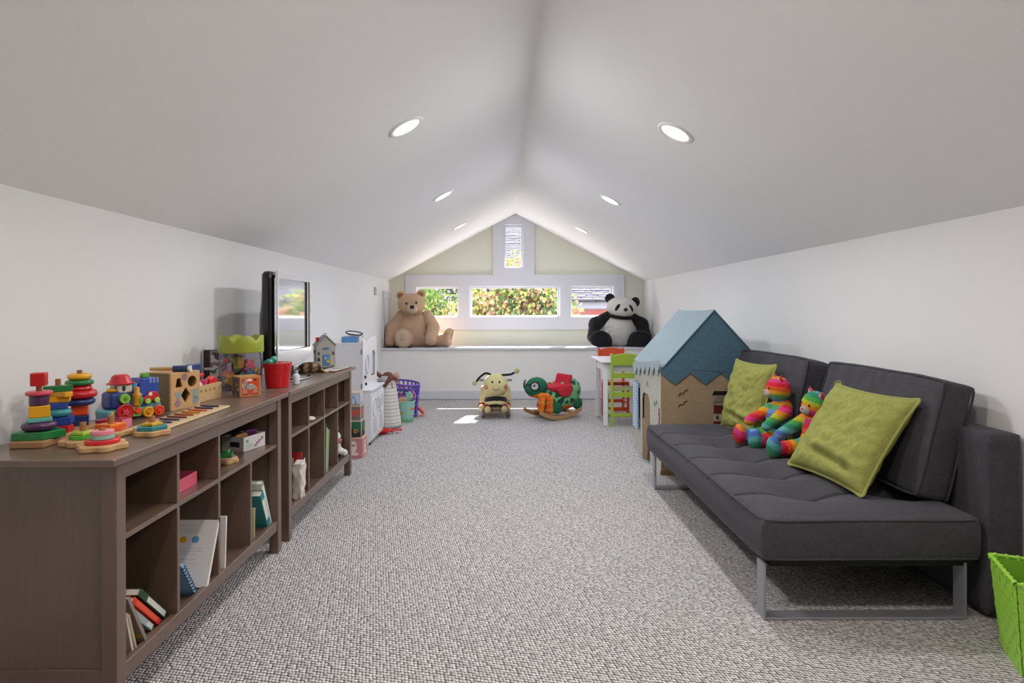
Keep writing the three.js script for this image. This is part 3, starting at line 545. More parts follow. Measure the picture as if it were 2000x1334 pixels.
{ // chunky toy train, facing the camera and a little left; local x runs to its rear, local z is the side we see
  const t = thing('toy_train', 'chunky plastic toy train in blue, teal and red', 'toy', -1.358, TOPY, 2.193, 60);
  const LT = toy(0x4d9fae), DB = toy(0x20347f), MB = toy(0x2c4fae), CR = plastic(0xdcd4c4, 0.4), RD = toy(0xc81a26), YE = toy(0xeab01e), LG = toy(0x8cc43a), OR = toy(0xe8481e);
  const sideShape = new THREE.Shape(); sideShape.moveTo(-0.098, 0.008); sideShape.lineTo(-0.1, 0.034); sideShape.quadraticCurveTo(-0.098, 0.042, -0.09, 0.042); sideShape.lineTo(-0.066, 0.042); sideShape.quadraticCurveTo(-0.046, 0.07, -0.024, 0.046); sideShape.lineTo(-0.014, 0.036); sideShape.lineTo(0.03, 0.042); sideShape.quadraticCurveTo(0.08, 0.062, 0.088, 0.046); sideShape.lineTo(0.088, 0.018); sideShape.lineTo(0.05, 0.012); sideShape.lineTo(-0.05, 0.008);
  part('chassis', mv(extr(sideShape, 0.084, 0.006, 3), 0, 0, -0.042), LT, t);
  part('boiler', mv(softBox(0.062, 0.06, 0.07, 0.012, [8, 8, 8]), -0.054, 0.072, 0), DB, t);
  part('boiler', mv(cyl(0.017, 0.017, 0.022, 24), -0.042, 0.078, 0.036, 90, 0, 0), LG, t, 'light green round knob');
  part('knob_star', mv(extr(starShape(4, 0.010, 0.005), 0.004, 0.0008), -0.042, 0.078, 0.045), toy(0x3f8a2a), t);
  part('funnel', mv(lathe([[0, 0], [0.017, 0], [0.017, 0.008], [0.014, 0.012], [0, 0.012]], 24), -0.066, 0.102, 0.004), YE, t);
  part('cab_face', mv(softBox(0.05, 0.034, 0.064, 0.008, [8, 6, 8]), -0.032, 0.112, 0), CR, t);
  part('eye', mv(ell(0.002, 0.010, 0.0065), -0.057, 0.113, 0.012), plastic(0x16204c), t);
  part('eye', mv(ell(0.0065, 0.010, 0.002), -0.040, 0.113, 0.0315), plastic(0x16204c), t);
  part('roof', mv(lathe([[0, 0.033], [0.02, 0.033], [0.027, 0.028], [0.036, 0.006], [0.044, 0.003], [0.045, 0], [0, 0]], 32), -0.034, 0.1275, 0), RD, t);
  part('window_pillar', mv(rbox(0.016, 0.06, 0.06, 0.003), 0.002, 0.098, 0), toy(0x5e95cc), t);
  part('tender', mv(extr(shapeOf([[0.012, 0.040], [0.084, 0.046], [0.084, 0.128], [0.076, 0.142], [0.022, 0.142], [0.012, 0.118]]), 0.074, 0.005, 2), 0, 0, -0.037), MB, t);
  for (let i = 0; i < 3; i++) part('ridge', mv(cyl(0.0045, 0.0045, 0.018, 12), 0.05 + i * 0.013, 0.132, 0.037), toy(0x7f9ad8), t);
  part('top_button', mv(rbox(0.024, 0.016, 0.024, 0.003), 0.05, 0.150, 0), toy(0x63ac2e), t);
  part('lever', mv(lathe([[0, 0], [0.013, 0], [0.013, 0.004], [0.0125, 0.034], [0.016, 0.042], [0.0085, 0.048], [0.0085, 0.066], [0.0055, 0.068], [0, 0.068]], 24), -0.001, 0.047, 0.044), toy(0xd99a1c), t);
  part('lever_leaf', mv(ell(0.008, 0.014, 0.003), 0.006, 0.066, 0.0568), toy(0x57a02c), t);
  { const car = mv(extr(shapeOf([[-0.03, 0.0], [0.03, 0.0], [0.03, 0.018], [0.018, 0.034], [-0.006, 0.036], [-0.022, 0.018], [-0.032, 0.014]]), 0.010, 0.003, 2), 0.050, 0.058, 0.037); part('car_badge', car, RD, t); }
  for (const x of [0.034, 0.067]) part('car_wheel', mv(lathe([[0, 0.008], [0.004, 0.006], [0.007, 0.008], [0.010, 0.006], [0.011, 0], [0, 0]], 20), x, 0.060, 0.048, 90, 0, 0), toy(0xa8d860), t);
  part('car_window', mv(ell(0.007, 0.007, 0.0018), 0.045, 0.084, 0.0475), white, t);
  const wheel = (x, y, r, m, star) => { part('wheel', mv(lathe([[0, 0], [r - 0.003, 0], [r, 0.003], [r, 0.014], [r - 0.005, 0.017], [r - 0.007, 0.012], [0, 0.012]], 32), x, y, 0.038, 90, 0, 0), m, t); part('hub', mv(extr(starShape(5, r * 0.55, r * 0.3), 0.008, 0.0015), x, y, 0.049), star, t); };
  wheel(-0.044, 0.031, 0.029, RD, toy(0xd8404a)); wheel(0.036, 0.0205, 0.0195, YE, toy(0xd38a14)); wheel(0.075, 0.0205, 0.0195, OR, OR);
  for (const [x, r] of [[-0.044, 0.029], [0.036, 0.0195], [0.075, 0.0195]]) part('wheel', mv(lathe([[0, 0], [r, 0], [r, 0.012], [0, 0.012]], 28), x, r + 0.001, -0.040, -90, 0, 0), RD, t);
  part('side_panel', mv(extr(rrect(0.034, 0.036, 0.006), 0.01, 0.002), -0.0035, 0.028, 0.038), toy(0x9ccf6a), t);
  part('side_gear', mv(extr(scallop(6, 0.013, 0.12), 0.012, 0.002), -0.0015, 0.030, 0.046), OR, t);
  part('headlight', mv(ell(0.006, 0.014, 0.004), -0.085, 0.026, 0.0425), YE, t);
  part('rivet', mv(ball(0.003, 10, 8), 0.06, 0.043, 0.0425), RD, t);
}
{ // wooden shape sorter cube, real holes in the face we see and on top
  const t = thing('shape_sorter', 'worn wooden shape sorter box with painted shapes and holes', 'toy', -1.335, TOPY, 2.42, 73);
  const a = 0.0725, k = 0.009, w = new THREE.MeshStandardMaterial({ roughness: 0.6, map: scaled(print(256, 256, (c) => { c.fillStyle = '#cfa26c'; c.fillRect(0, 0, 256, 256); const R = rng(77); for (let i = 0; i < 240; i++) { c.fillStyle = ['rgba(140,150,140,.35)', 'rgba(150,120,140,.3)', 'rgba(190,150,100,.5)', 'rgba(120,140,120,.3)', 'rgba(220,180,130,.5)'][i % 5]; c.beginPath(); c.ellipse(R() * 256, R() * 256, 2 + R() * 9, 1.5 + R() * 4, R() * 3, 0, 7); c.fill(); } }), 0.145) });
  const face = rrect(2 * a, 2 * a, 0.002);
  for (const h of [[[-0.05, 0.015], [-0.016, 0.015], [-0.024, 0.05], [-0.042, 0.05]], [[0.0, -0.05], [0.022, -0.018], [0.0, 0.012], [-0.022, -0.018]]]) face.holes.push(new THREE.Path(h.map(([x, y]) => new THREE.Vector2(x, y))));
  face.holes.push(circle(0.033, 0.032, 0.022));
  part('panel', mv(extr(face, k, 0.001), 0, a, a - k), w, t);
  part('panel', mv(rbox(2 * a, 2 * a, k, 0.002), 0, a, -a + k / 2), w, t);
  part('panel', mv(rbox(k, 2 * a, 2 * a - 2 * k, 0.001), -a + k / 2, a, 0), wood(0x8d7a52, 0.65, 0.12), t);
  part('panel', mv(rbox(k, 2 * a, 2 * a - 2 * k, 0.001), a - k / 2, a, 0), w, t);
  part('panel', mv(rbox(2 * a - 2 * k, k, 2 * a - 2 * k, 0.001), 0, k / 2, 0), w, t);
  part('panel', mv(rbox(2 * a - 2 * k, k, 2 * a - 2 * k, 0.001), 0, 2 * a - k / 2, 0), w, t);
  const pm = (c) => mat(c, 0.8);
  const paint = (s, c, x, y) => part('painted_shape', mv(extr(s, 0.0008, 0), x, y, a), pm(c), t);
  paint(shapeOf([[-0.022, 0.012], [0.022, 0.012], [0, -0.026]]), 0x8f9a98, -0.036, a - 0.016); paint(shapeOf([[-0.022, 0.014], [0.022, 0.014], [0.012, -0.024], [-0.012, -0.024]]), 0x93a08c, 0.048, a - 0.014);
  paint(shapeOf(ngon(5, 0.016)), 0x9a7480, -0.006, a + 0.052); paint(shapeOf(ngon(6, 0.015)), 0x9c7a86, -0.04, a - 0.048); paint(shapeOf(ngon(6, 0.017)), 0x8492a4, 0.05, a - 0.046);
  single('toy_brick', mv(rbox(0.05, 0.05, 0.05, 0.004), 0, 0.025, 0), BLUE, 'blue wooden block seen inside the shape sorter through its holes', 'toy', -1.325, TOPY + k, 2.425, 30);
  single('toy_brick', mv(rbox(0.02, 0.06, 0.03, 0.004), 0, 0.03, 0), GREEN, 'green wooden block seen through the diamond hole of the shape sorter', 'toy', -1.302, TOPY + k, 2.376, 50);
  const h = thing('toy_mallet', 'wooden toy mallet with a blue and white head on the shape sorter', 'toy', -1.318, TOPY + 2 * a, 2.40, 8);
  part('handle', mv(cyl(0.0065, 0.0075, 0.085, 16), -0.040, 0.0126, 0, 0, 0, 90), wood(0xd2a76c, 0.5, 0.1), h);
  part('head', mv(cyl(0.0125, 0.0125, 0.055, 24), 0.03, 0.0128, 0, 0, 0, 90), toy(0x173a66), h, 'blue head');
  part('head_cap', mv(cyl(0.0128, 0.011, 0.010, 24), 0.063, 0.0128, 0, 0, 0, -90), white, h, 'white head cap');
}
{ // wooden tool box with a row of holes, full of blocks
  const t = thing('tool_box', 'open wooden toy tool box with a row of round holes', 'toy', -1.336, TOPY, 2.625, 85);
  const l = 0.092, w = 0.058, h = 0.069, k = 0.008, m = wood(0xdcb987, 0.55, 0.2);
  const s = rrect(2 * l, h, 0.003); for (let i = 0; i < 5; i++) s.holes.push(circle(-0.062 + i * 0.033, 0.009, 0.0055));
  part('side_board', mv(extr(s, k, 0.001), 0, h / 2, w - k), m, t);
  part('side_board', mv(rbox(2 * l, h, k, 0.002), 0, h / 2, -w + k / 2), m, t);
  for (const q of [-1, 1]) part('end_board', mv(rbox(k, h, 2 * w - 2 * k, 0.002), q * (l - k / 2), h / 2, 0), m, t);
  part('base_board', mv(rbox(2 * l - 2 * k, 0.006, 2 * w - 2 * k, 0.001), 0, 0.003, 0), m, t);
  for (const y of [0.014, 0.054]) part('screw', mv(cyl(0.003, 0.003, 0.002, 10), l - 0.006, y, w, 90, 0, 0), mat(0x6e5a2e, 0.4, { metalness: 0.8 }), t);
  const at = (lx, lz) => { const c = Math.cos(85 * D2R), q = Math.sin(85 * D2R); return [-1.336 + lx * c + lz * q, 2.625 + lx * q - lz * c]; };
  const put = (label, g, m2, lx, y, lz, turn = 85) => { const [x, d] = at(lx, lz); single('toy_block', g, m2, label, 'toy', x, y, d, turn); };
  const by = TOPY + 0.006;
  put('large dark blue block standing in the wooden tool box', mv(extr(shapeOf([[-0.05, 0], [0.05, 0], [0.036, 0.115], [-0.036, 0.115]]), 0.028, 0.003).scale(1, 1.28, 1), 0, 0, -0.014), toy(0x1d3f7c), 0.02, by, -0.03);
  put('flat red plank lying across the tool box blocks', mv(rbox(0.10, 0.014, 0.03, 0.006), 0, 0.007, 0, 0, 0, 8), toy(0xcf2a22), -0.02, by + 0.088, 0.002);
  put('small navy block deep in the wooden tool box', mv(rbox(0.09, 0.08, 0.02, 0.004), 0, 0.04, 0), toy(0x1a2250), -0.02, by, 0.002);
  put('pink cup-shaped block in the wooden tool box', mv(lathe([[0, 0], [0.016, 0], [0.022, 0.03], [0.02, 0.032], [0, 0.032]], 24), 0, 0.05, 0), toy(0xd23a6a), -0.010, by, 0.030);
  put('red angular block at the far end of the tool box', mv(extr(shapeOf([[-0.03, 0], [0.03, 0], [0.038, 0.04], [0.01, 0.056], [-0.02, 0.045]]), 0.03, 0.003), 0, 0.035, -0.015), toy(0xd81e22), 0.055, by, 0.026);
  put('white disc with a red ring at the near end of the tool box', [mv(cyl(0.026, 0.026, 0.008, 28), 0, 0.058, 0, 90, 0, 20)], plastic(0xe8e0dc), -0.058, by, 0.034);
}
{ // slotted board with a row of leaf-shaped bars
  const t = thing('slotted_board', 'long pale wooden board with a row of coloured leaf-shaped bars', 'toy', -1.161, TOPY, 2.19);
  part('board', mv(rbox(0.125, 0.009, 0.46, 0.004), 0, 0.0045, 0), wood(0xdfc39a, 0.5, 0.3), t);
  const leaf = () => { const s = new THREE.Shape(); s.moveTo(-0.043, 0); s.quadraticCurveTo(-0.01, 0.016, 0.03, 0.007); s.lineTo(0.043, 0.0); s.lineTo(0.03, -0.007); s.quadraticCurveTo(-0.01, -0.012, -0.043, 0); return plate(s, 0.005, 0.001); };
  const cols = [0x1c2148, 0x22264e, 0x7a1c24, 0xa8541c, 0xc8861e, 0xcf5a1e, 0x30204a, 0x1c2148];
  cols.forEach((c, i) => part('bar', mv(leaf(), -0.004, 0.0092, 0.14 - i * 0.048, 0, -14, 0), toy(c), t));
}
{ // DVD case against the wall
  const pr = print(128, 180, (c) => { c.fillStyle = '#8d8f93'; c.fillRect(0, 0, 128, 180); const R = rng(12); for (let i = 0; i < 60; i++) { c.fillStyle = ['#5b5d66', '#c9c6c4', '#a86f74', '#3f2c30', '#d8d4d2'][i % 5]; c.beginPath(); c.ellipse(40 + R() * 70, 20 + R() * 140, 4 + R() * 14, 6 + R() * 16, R() * 3, 0, 7); c.fill(); } c.fillStyle = '#2a1416'; c.fillRect(0, 0, 30, 180); c.fillStyle = '#d8d4d2'; c.fillRect(2, 84, 40, 12); });
  const t = thing('video_case', 'dark video case with a photo cover standing behind the clear tub', 'case', -1.447, TOPY, 3.045, 8);
  part('case_shell', mv(rbox(0.130, 0.190, 0.013, 0.003), 0, 0.095, 0), plastic(0x241416, 0.3), t);
  part('cover_print', mv(new THREE.PlaneGeometry(0.126, 0.184), 0, 0.095, 0.0070), new THREE.MeshStandardMaterial({ map: pr, roughness: 0.25 }), t);
}
{ // clear tub with a lime crown lid, full of brick shapes
  const t = thing('block_tub', 'clear plastic tub of bright building shapes with a lime crown lid', 'toy tub', -1.298, TOPY, 2.978);
  const clear = new THREE.MeshPhysicalMaterial({ color: 0xf6f4f8, roughness: 0.05, transmission: 1, thickness: 0, ior: 1.45 });
  part('tub_wall', lathe([[0.086, 0.0], [0.094, 0.012], [0.101, 0.10], [0.101, 0.19], [0.099, 0.19], [0.099, 0.10], [0.092, 0.013], [0.085, 0.003]], 56), clear, t);
  part('tub_base', mv(cyl(0.085, 0.085, 0.003, 48), 0, 0.0016, 0), clear, t);
  const lidM = plastic(0x939e24, 0.45), g = lathe([[0.102, 0.182], [0.1055, 0.186], [0.104, 0.225], [0.101, 0.245], [0.090, 0.245], [0.086, 0.226], [0.084, 0.222], [0.0, 0.222], [0, 0.188], [0.098, 0.186]], 96);
  { const p = g.attributes.position; for (let i = 0; i < p.count; i++) { const x = p.getX(i), y = p.getY(i), z = p.getZ(i), r = Math.hypot(x, z); if (y > 0.24) { const a = Math.atan2(z, x), w = Math.abs(Math.cos(a * 3 + 0.3)); p.setY(i, y - 0.245 + 0.236 + 0.030 * Math.pow(w, 0.9)); const k = 1 + 0.04 * w; p.setX(i, x * k); p.setZ(i, z * k); } } g.computeVertexNormals(); }
  part('crown_lid', g, lidM, t);
  const R = rng(21), cols = [0xd84a2a, 0xb8356e, 0x2f8c8a, 0xd8742a, 0x3c6a86, 0xc9a640, 0x6c2f62, 0xe0302c, 0x8aa03a];
  const names = ['vermilion', 'magenta', 'teal', 'orange', 'slate blue', 'mustard', 'plum', 'red', 'olive'], kinds = ['wedge', 'scalloped', 'oblong', 'triangular'];
  for (let i = 0; i < 36; i++) {
    const a = R() * 6.283, q = 0.02 + Math.sqrt(R()) * 0.042, y = 0.03 + (i / 36) * 0.128, kind = i % 4;
    const s = kind === 0 ? extr(shapeOf([[-0.022, -0.012], [0.022, -0.012], [0.013, 0.014], [-0.013, 0.014]]), 0.016, 0.002) : kind === 1 ? extr(scallop(5, 0.021, 0.14), 0.014, 0.002) : kind === 2 ? rbox(0.04, 0.016, 0.02, 0.004) : extr(shapeOf(ngon(3, 0.022)), 0.016, 0.002);
    s.scale(1.45, 1.45, 1.45); single('building_shape', mv(s, 0, 0, -0.007, R() * 90 - 45, R() * 360, R() * 60 - 30), toy(cols[i % 9]), names[i % 9] + ' ' + kinds[kind] + ' plastic building shape inside the clear tub', 'toy', -1.298 + q * Math.cos(a), TOPY + y, 2.978 + q * Math.sin(a), 0, 'building shapes in the clear tub');
  }
}
{ // picture block with a zebra print
  const zebra = print(256, 256, (c) => {
    c.fillStyle = '#c2824f'; c.fillRect(0, 0, 256, 256); c.fillStyle = '#d8491f'; c.fillRect(20, 18, 216, 220);
    c.fillStyle = '#f1ece2'; c.beginPath(); c.ellipse(128, 130, 62, 38, 0, 0, 7); c.fill(); c.beginPath(); c.ellipse(58, 84, 26, 60, 0.35, 0, 7); c.fill();
    c.beginPath(); c.ellipse(120, 40, 30, 18, 0.1, 0, 7); c.fill();
    for (const [x, w] of [[40, 18], [70, 16], [170, 18], [196, 16]]) { c.fillRect(x, 140, w, 92); }
    c.strokeStyle = '#161414'; c.lineWidth = 6;
    for (let i = 0; i < 9; i++) { c.beginPath(); c.moveTo(80 + i * 12, 98 - 6 * Math.sin(i)); c.quadraticCurveTo(76 + i * 13, 130, 84 + i * 11, 166); c.stroke(); }
    for (let i = 0; i < 10; i++) { c.beginPath(); c.moveTo(34, 36 + i * 11); c.lineTo(84, 44 + i * 11); c.stroke(); }
    for (const x of [40, 70, 170, 196]) for (let y = 150; y < 220; y += 13) { c.beginPath(); c.moveTo(x, y); c.lineTo(x + 17, y + 3); c.stroke(); }
    c.fillStyle = '#161414'; c.beginPath(); c.moveTo(168, 24); c.lineTo(214, 40); c.lineTo(180, 62); c.fill(); for (const x of [38, 68, 168, 194]) c.fillRect(x, 222, 22, 14); c.beginPath(); c.arc(126, 36, 4, 0, 7); c.fill();
  });
  const dark = print(128, 128, (c) => { c.fillStyle = '#8a5a3c'; c.fillRect(0, 0, 128, 128); c.fillStyle = '#3a2622'; c.fillRect(8, 8, 112, 112); const R = rng(3); for (let i = 0; i < 26; i++) { c.fillStyle = ['#6d4436', '#8f6a54', '#c9b49a', '#2a3a34'][i % 4]; c.fillRect(12 + R() * 96, 12 + R() * 96, 5 + R() * 12, 5 + R() * 16); } });
  const t = thing('picture_block', 'wooden picture block with a zebra on an orange ground', 'toy', -1.173, TOPY, 2.747, 43);
  part('block', mv(rbox(0.095, 0.092, 0.095, 0.003), 0, 0.046, 0), wood(0xc08a58, 0.5, 0.15), t);
  part('zebra_print', mv(new THREE.PlaneGeometry(0.09, 0.087), 0, 0.046, 0.0478), new THREE.MeshStandardMaterial({ map: zebra, roughness: 0.5 }), t);
  part('side_print', mv(new THREE.PlaneGeometry(0.09, 0.087), -0.0478, 0.046, 0, 0, -90, 0), new THREE.MeshStandardMaterial({ map: dark, roughness: 0.5 }), t);
}
{ // red bucket of small toys
  const t = thing('toy_bucket', 'bright red plastic bucket beside the television', 'bucket', -1.148, TOPY, 3.055);
  part('bucket_wall', lathe([[0, 0], [0.054, 0], [0.0565, 0.003], [0.064, 0.098], [0.069, 0.100], [0.0705, 0.121], [0.072, 0.124], [0.069, 0.124], [0.0665, 0.104], [0.0615, 0.1], [0.054, 0.006], [0, 0.004]], 56), plastic(0xc8101a, 0.3), t);
  const R = rng(5);
  single('bubble_toy', plush([lump([-0.022, 0, 0.01], [0.016, 0.015, 0.016]), lump([-0.004, 0.006, 0.014], [0.017, 0.016, 0.016]), lump([0.012, 0.018, 0.0], [0.017, 0.018, 0.016]), lump([0.006, 0.002, -0.014], [0.018, 0.016, 0.016]), lump([-0.018, 0.008, -0.012], [0.015, 0.014, 0.015]), lump([0, -0.02, 0], [0.02, 0.02, 0.018])], 0.006, [-0.045, -0.045, -0.04], [0.04, 0.045, 0.04], 0.003, 0, 1), plastic(0x3f9c88), 'teal bubbly toy heaped at the left of the red bucket', 'toy', -1.172, TOPY + 0.122, 3.04);
  single('toy_brick', mv(rbox(0.05, 0.02, 0.03, 0.006), 0, 0, 0, 0, 0, 10), plastic(0xd8372c), 'red toy piece on top inside the red bucket', 'toy', -1.125, TOPY + 0.112, 3.03, 20);
  single('toy_brick', mv(rbox(0.05, 0.016, 0.03, 0.006), 0, 0, 0), plastic(0x7a9a8e), 'grey-green toy piece at the right inside the red bucket', 'toy', -1.112, TOPY + 0.116, 3.075, -20);
}
{ // television
  const t = thing('television', 'flat screen television on an oval foot, screen facing the room', 'television', -1.2, TOPY, 3.43, 0);
  const shell = plastic(0x060607, 0.25), gloss = new THREE.MeshPhysicalMaterial({ color: 0xe2e3e8, roughness: 0.2, metalness: 0.85, clearcoat: 1, clearcoatRoughness: 0.08 });
  const hw = 0.277, y0 = 0.10, y1 = 0.596, s = new THREE.Shape();
  s.moveTo(-hw, y0 + 0.012); s.quadraticCurveTo(0, y0 - 0.062, hw, y0 + 0.012); s.lineTo(hw, y1 - 0.01); s.quadraticCurveTo(hw, y1, hw - 0.01, y1); s.lineTo(-hw + 0.01, y1); s.quadraticCurveTo(-hw, y1, -hw, y1 - 0.01);
  const sx0 = -hw + 0.025, sx1 = hw - 0.025, sy0 = 0.165, sy1 = 0.556;
  const f = s.clone(); f.holes.push(new THREE.Path([[sx0, sy0], [sx0, sy1], [sx1, sy1], [sx1, sy0]].map(([x, y]) => new THREE.Vector2(x, y))));
  part('bezel', mv(extr(f, 0.012, 0.003, 2), 0, 0, -0.012, 0, 90, 0).translate(0, 0, 0), gloss, t);
  const scr = new THREE.MeshPhysicalMaterial({ color: 0xd4d6da, roughness: 0.05, metalness: 0.9 });
  part('screen', box(-0.009, -0.006, sy0 - 0.003, sy1 + 0.003, -(sx1 + 0.003), -(sx0 - 0.003), 0.0005), scr, t);
  part('screen_edge', box(-0.0055, -0.0005, sy0, sy1, -sx1 + 0.0004, -sx1 + 0.010, 0.001), black, t);
  const back = softBox(0.062, y1 - y0 - 0.004, 2 * hw - 0.004, 0.026, [8, 24, 24], (p) => { if (p.x < 0) { const k = 1 - smooth(Math.abs(p.z), hw * 0.5, hw), q = 1 - smooth(p.y, -0.02, 0.24); p.x -= 0.055 * k * (0.35 + 0.65 * q); } });
  part('back_shell', mv(back, -0.012 - 0.0312, (y0 + y1) / 2, 0), shell, t);
  part('speaker_strip', mv(tube([[0.002, y0 + 0.022, -0.2], [0.003, y0 - 0.008, 0], [0.002, y0 + 0.022, 0.2]], 0.004, 24, 8)), mat(0x3c4048, 0.3, { metalness: 0.6 }), t);
  part('neck', mv(softBox(0.05, 0.14, 0.16, 0.012, [4, 8, 8]), -0.045, 0.075, 0), shell, t);
  const foot = lathe([[0, 0.0], [0.098, 0], [0.1, 0.003], [0.096, 0.008], [0.06, 0.014], [0, 0.018]], 56); foot.scale(0.95, 1, 1.9);
  part('foot', mv(foot, -0.005, 0, 0), plastic(0x1a1b1e, 0.12), t);
  const rim = torus(0.098, 0.0035, 8, 64); rim.rotateX(Math.PI / 2); rim.scale(0.95, 1, 1.9);
  part('foot_rim', mv(rim, -0.005, 0.0045, 0), chrome, t);
  const cord = tube([[-0.09, 0.23, 0.16], [-0.11, 0.19, 0.19], [-0.10, 0.10, 0.2], [-0.12, 0.03, 0.17], [-0.17, 0.006, 0.08]], 0.004, 40, 8);
  part('cord', cord, black, t);
  part('cord', tube([[-0.085, 0.24, 0.15], [-0.10, 0.21, 0.185], [-0.09, 0.16, 0.19], [-0.095, 0.10, 0.16]], 0.003, 30, 8), mat(0x8c8468, 0.4), t, 'pale cord loop');
  const bottle = thing('small_bottle', 'small white bottle standing behind the red bucket', 'bottle', -1.092, TOPY, 3.165);
  part('body', lathe([[0, 0], [0.016, 0], [0.018, 0.004], [0.018, 0.045], [0.010, 0.056], [0, 0.056]], 28), mat(0xcfd6da, 0.3), bottle);
  part('cap', mv(cyl(0.010, 0.010, 0.016, 20), 0, 0.064, 0), mat(0x9fb4bc, 0.35), bottle);
}
{ // brown patterned soft pouch
  const t = thing('beanbag_toy', 'brown patterned beanbag toy with a tan tail beside the television foot', 'soft toy', -1.21, TOPY, 3.735, 15);
  const br = (x, y, z) => { const k = noise(x * 60, y * 60, z * 60) + 0.4 * Math.sin(x * 120); return k > 0.1 ? C(0x3a2c26) : k > -0.25 ? C(0x7a5f48) : C(0xa58a66); };
  part('body', plush([lump([0, 0.03, 0], [0.06, 0.036, 0.042], br), lump([-0.05, 0.014, 0.004], [0.042, 0.014, 0.03], br), bone([0.045, 0.03, 0.0], [0.088, 0.012, 0.02], 0.018, 0.008, br)], 0.03, [-0.12, -0.012, -0.07], [0.12, 0.09, 0.07], 0.005, 0.003, 50), fur(0xffffff, { vertexColors: true, sheen: 0 }), t);
  part('tail', tube([[0.085, 0.012, 0.02], [0.105, 0.006, 0.028], [0.118, 0.005, 0.03]], 0.005, 12, 8), mat(0xcdb48a, 0.8), t);
}
{ // busy house
  const t = thing('activity_house', 'little grey wooden activity house with a blue door', 'toy', -1.205, TOPY, 4.045, 28);
  const w = 0.062, eave = 0.15, top = 0.212, dp = 0.05, grey = wood(0xb4b1a6, 0.6, 0.2);
  part('house_body', mv(extr(shapeOf([[-w, 0.006], [w, 0.006], [w, eave], [0, top], [-w, eave]]), 2 * dp, 0.002), 0, 0, -dp), grey, t);
  part('base_board', mv(rbox(2 * w + 0.016, 0.008, 2 * dp + 0.016, 0.002), 0, 0.004, 0), mat(0x3a3c38, 0.6), t);
  const a = Math.atan2(top - eave, w), l = Math.hypot(w, top - eave) + 0.008;
  for (const s of [-1, 1]) part('roof_board', mv(rbox(l, 0.007, 2 * dp + 0.014, 0.002), s * (w / 2 + 0.002), (top + eave) / 2 + 0.0035, 0, 0, 0, -s * a / D2R), mat(0x8d8e8c, 0.6), t);
  part('chimney', mv(rbox(0.022, 0.03, 0.02, 0.002), -0.045, top - 0.022, 0.0), toy(0xb81e22), t);
  part('ridge_ring', mv(torus(0.008, 0.003, 8, 18), 0, top + 0.012, 0.02), mat(0xb09a6c, 0.4), t);
  const z = dp + 0.001;
  part('door', mv(extr(rrect(0.042, 0.072, 0.002), 0.006, 0.001), 0, 0.056, z - 0.001), toy(0x3f7fc4), t);
  part('door_window', mv(extr(shapeOf(ngon(3, 0.012, Math.PI / 2)), 0.003, 0.0005), -0.004, 0.068, z + 0.005), toy(0xd8c878), t);
  part('door_knob', mv(cyl(0.010, 0.010, 0.006, 20), 0.010, 0.046, z + 0.008, 90, 0, 0), toy(0xe0a63c), t);
  part('awning', mv(extr(scallop(5, 0.013, 0.1), 0.004, 0.0005).scale(2.0, 0.55, 1), 0, 0.132, z - 0.001), toy(0x3c6fae), t);
  for (const s of [-1, 1]) { part('column', mv(rbox(0.007, 0.062, 0.005, 0.001), s * 0.034, 0.05, z + 0.002), toy(0xc9c8a0), t); part('lantern', mv(rbox(0.008, 0.02, 0.006, 0.001), s * 0.047, 0.10, z + 0.002), black, t); part('bush', mv(ell(0.012, 0.008, 0.004), s * 0.045, 0.014, z + 0.001), toy(0x4e8a5a), t); }
  part('letterbox', mv(rbox(0.014, 0.02, 0.006, 0.001), -0.047, 0.062, z + 0.002), mat(0x2c2c30, 0.5), t);
  for (const [y, m] of [[0.11, black], [0.062, toy(0xc9a83c)]]) part('side_dial', mv(cyl(0.014, 0.014, 0.006, 20), -w - 0.002, y, 0, 0, 0, 90), m, t);
}
{ // flat board book lying near the edge
  const pr = print(128, 256, (c) => { c.fillStyle = '#d6d2cc'; c.fillRect(0, 0, 128, 256); c.fillStyle = '#8f8a88'; c.fillRect(22, 30, 84, 120); c.fillStyle = '#b9a79a'; c.fillRect(34, 46, 40, 44); c.fillStyle = '#6d7c80'; c.fillRect(60, 96, 36, 40); c.fillStyle = '#c4bcb4'; c.fillRect(22, 170, 84, 60); });
  const t = thing('board_book', 'flat picture book lying at the far end of the bookcase top', 'book', -1.088, TOPY, 3.885, -6);
  part('cover', mv(rbox(0.11, 0.009, 0.28, 0.002), 0, 0.0045, 0), mat(0x7a5138, 0.6), t);
  part('cover_print', mv(new THREE.PlaneGeometry(0.106, 0.276), 0, 0.0094, 0, -90, 0, 0), new THREE.MeshStandardMaterial({ map: pr, roughness: 0.5 }), t);
}

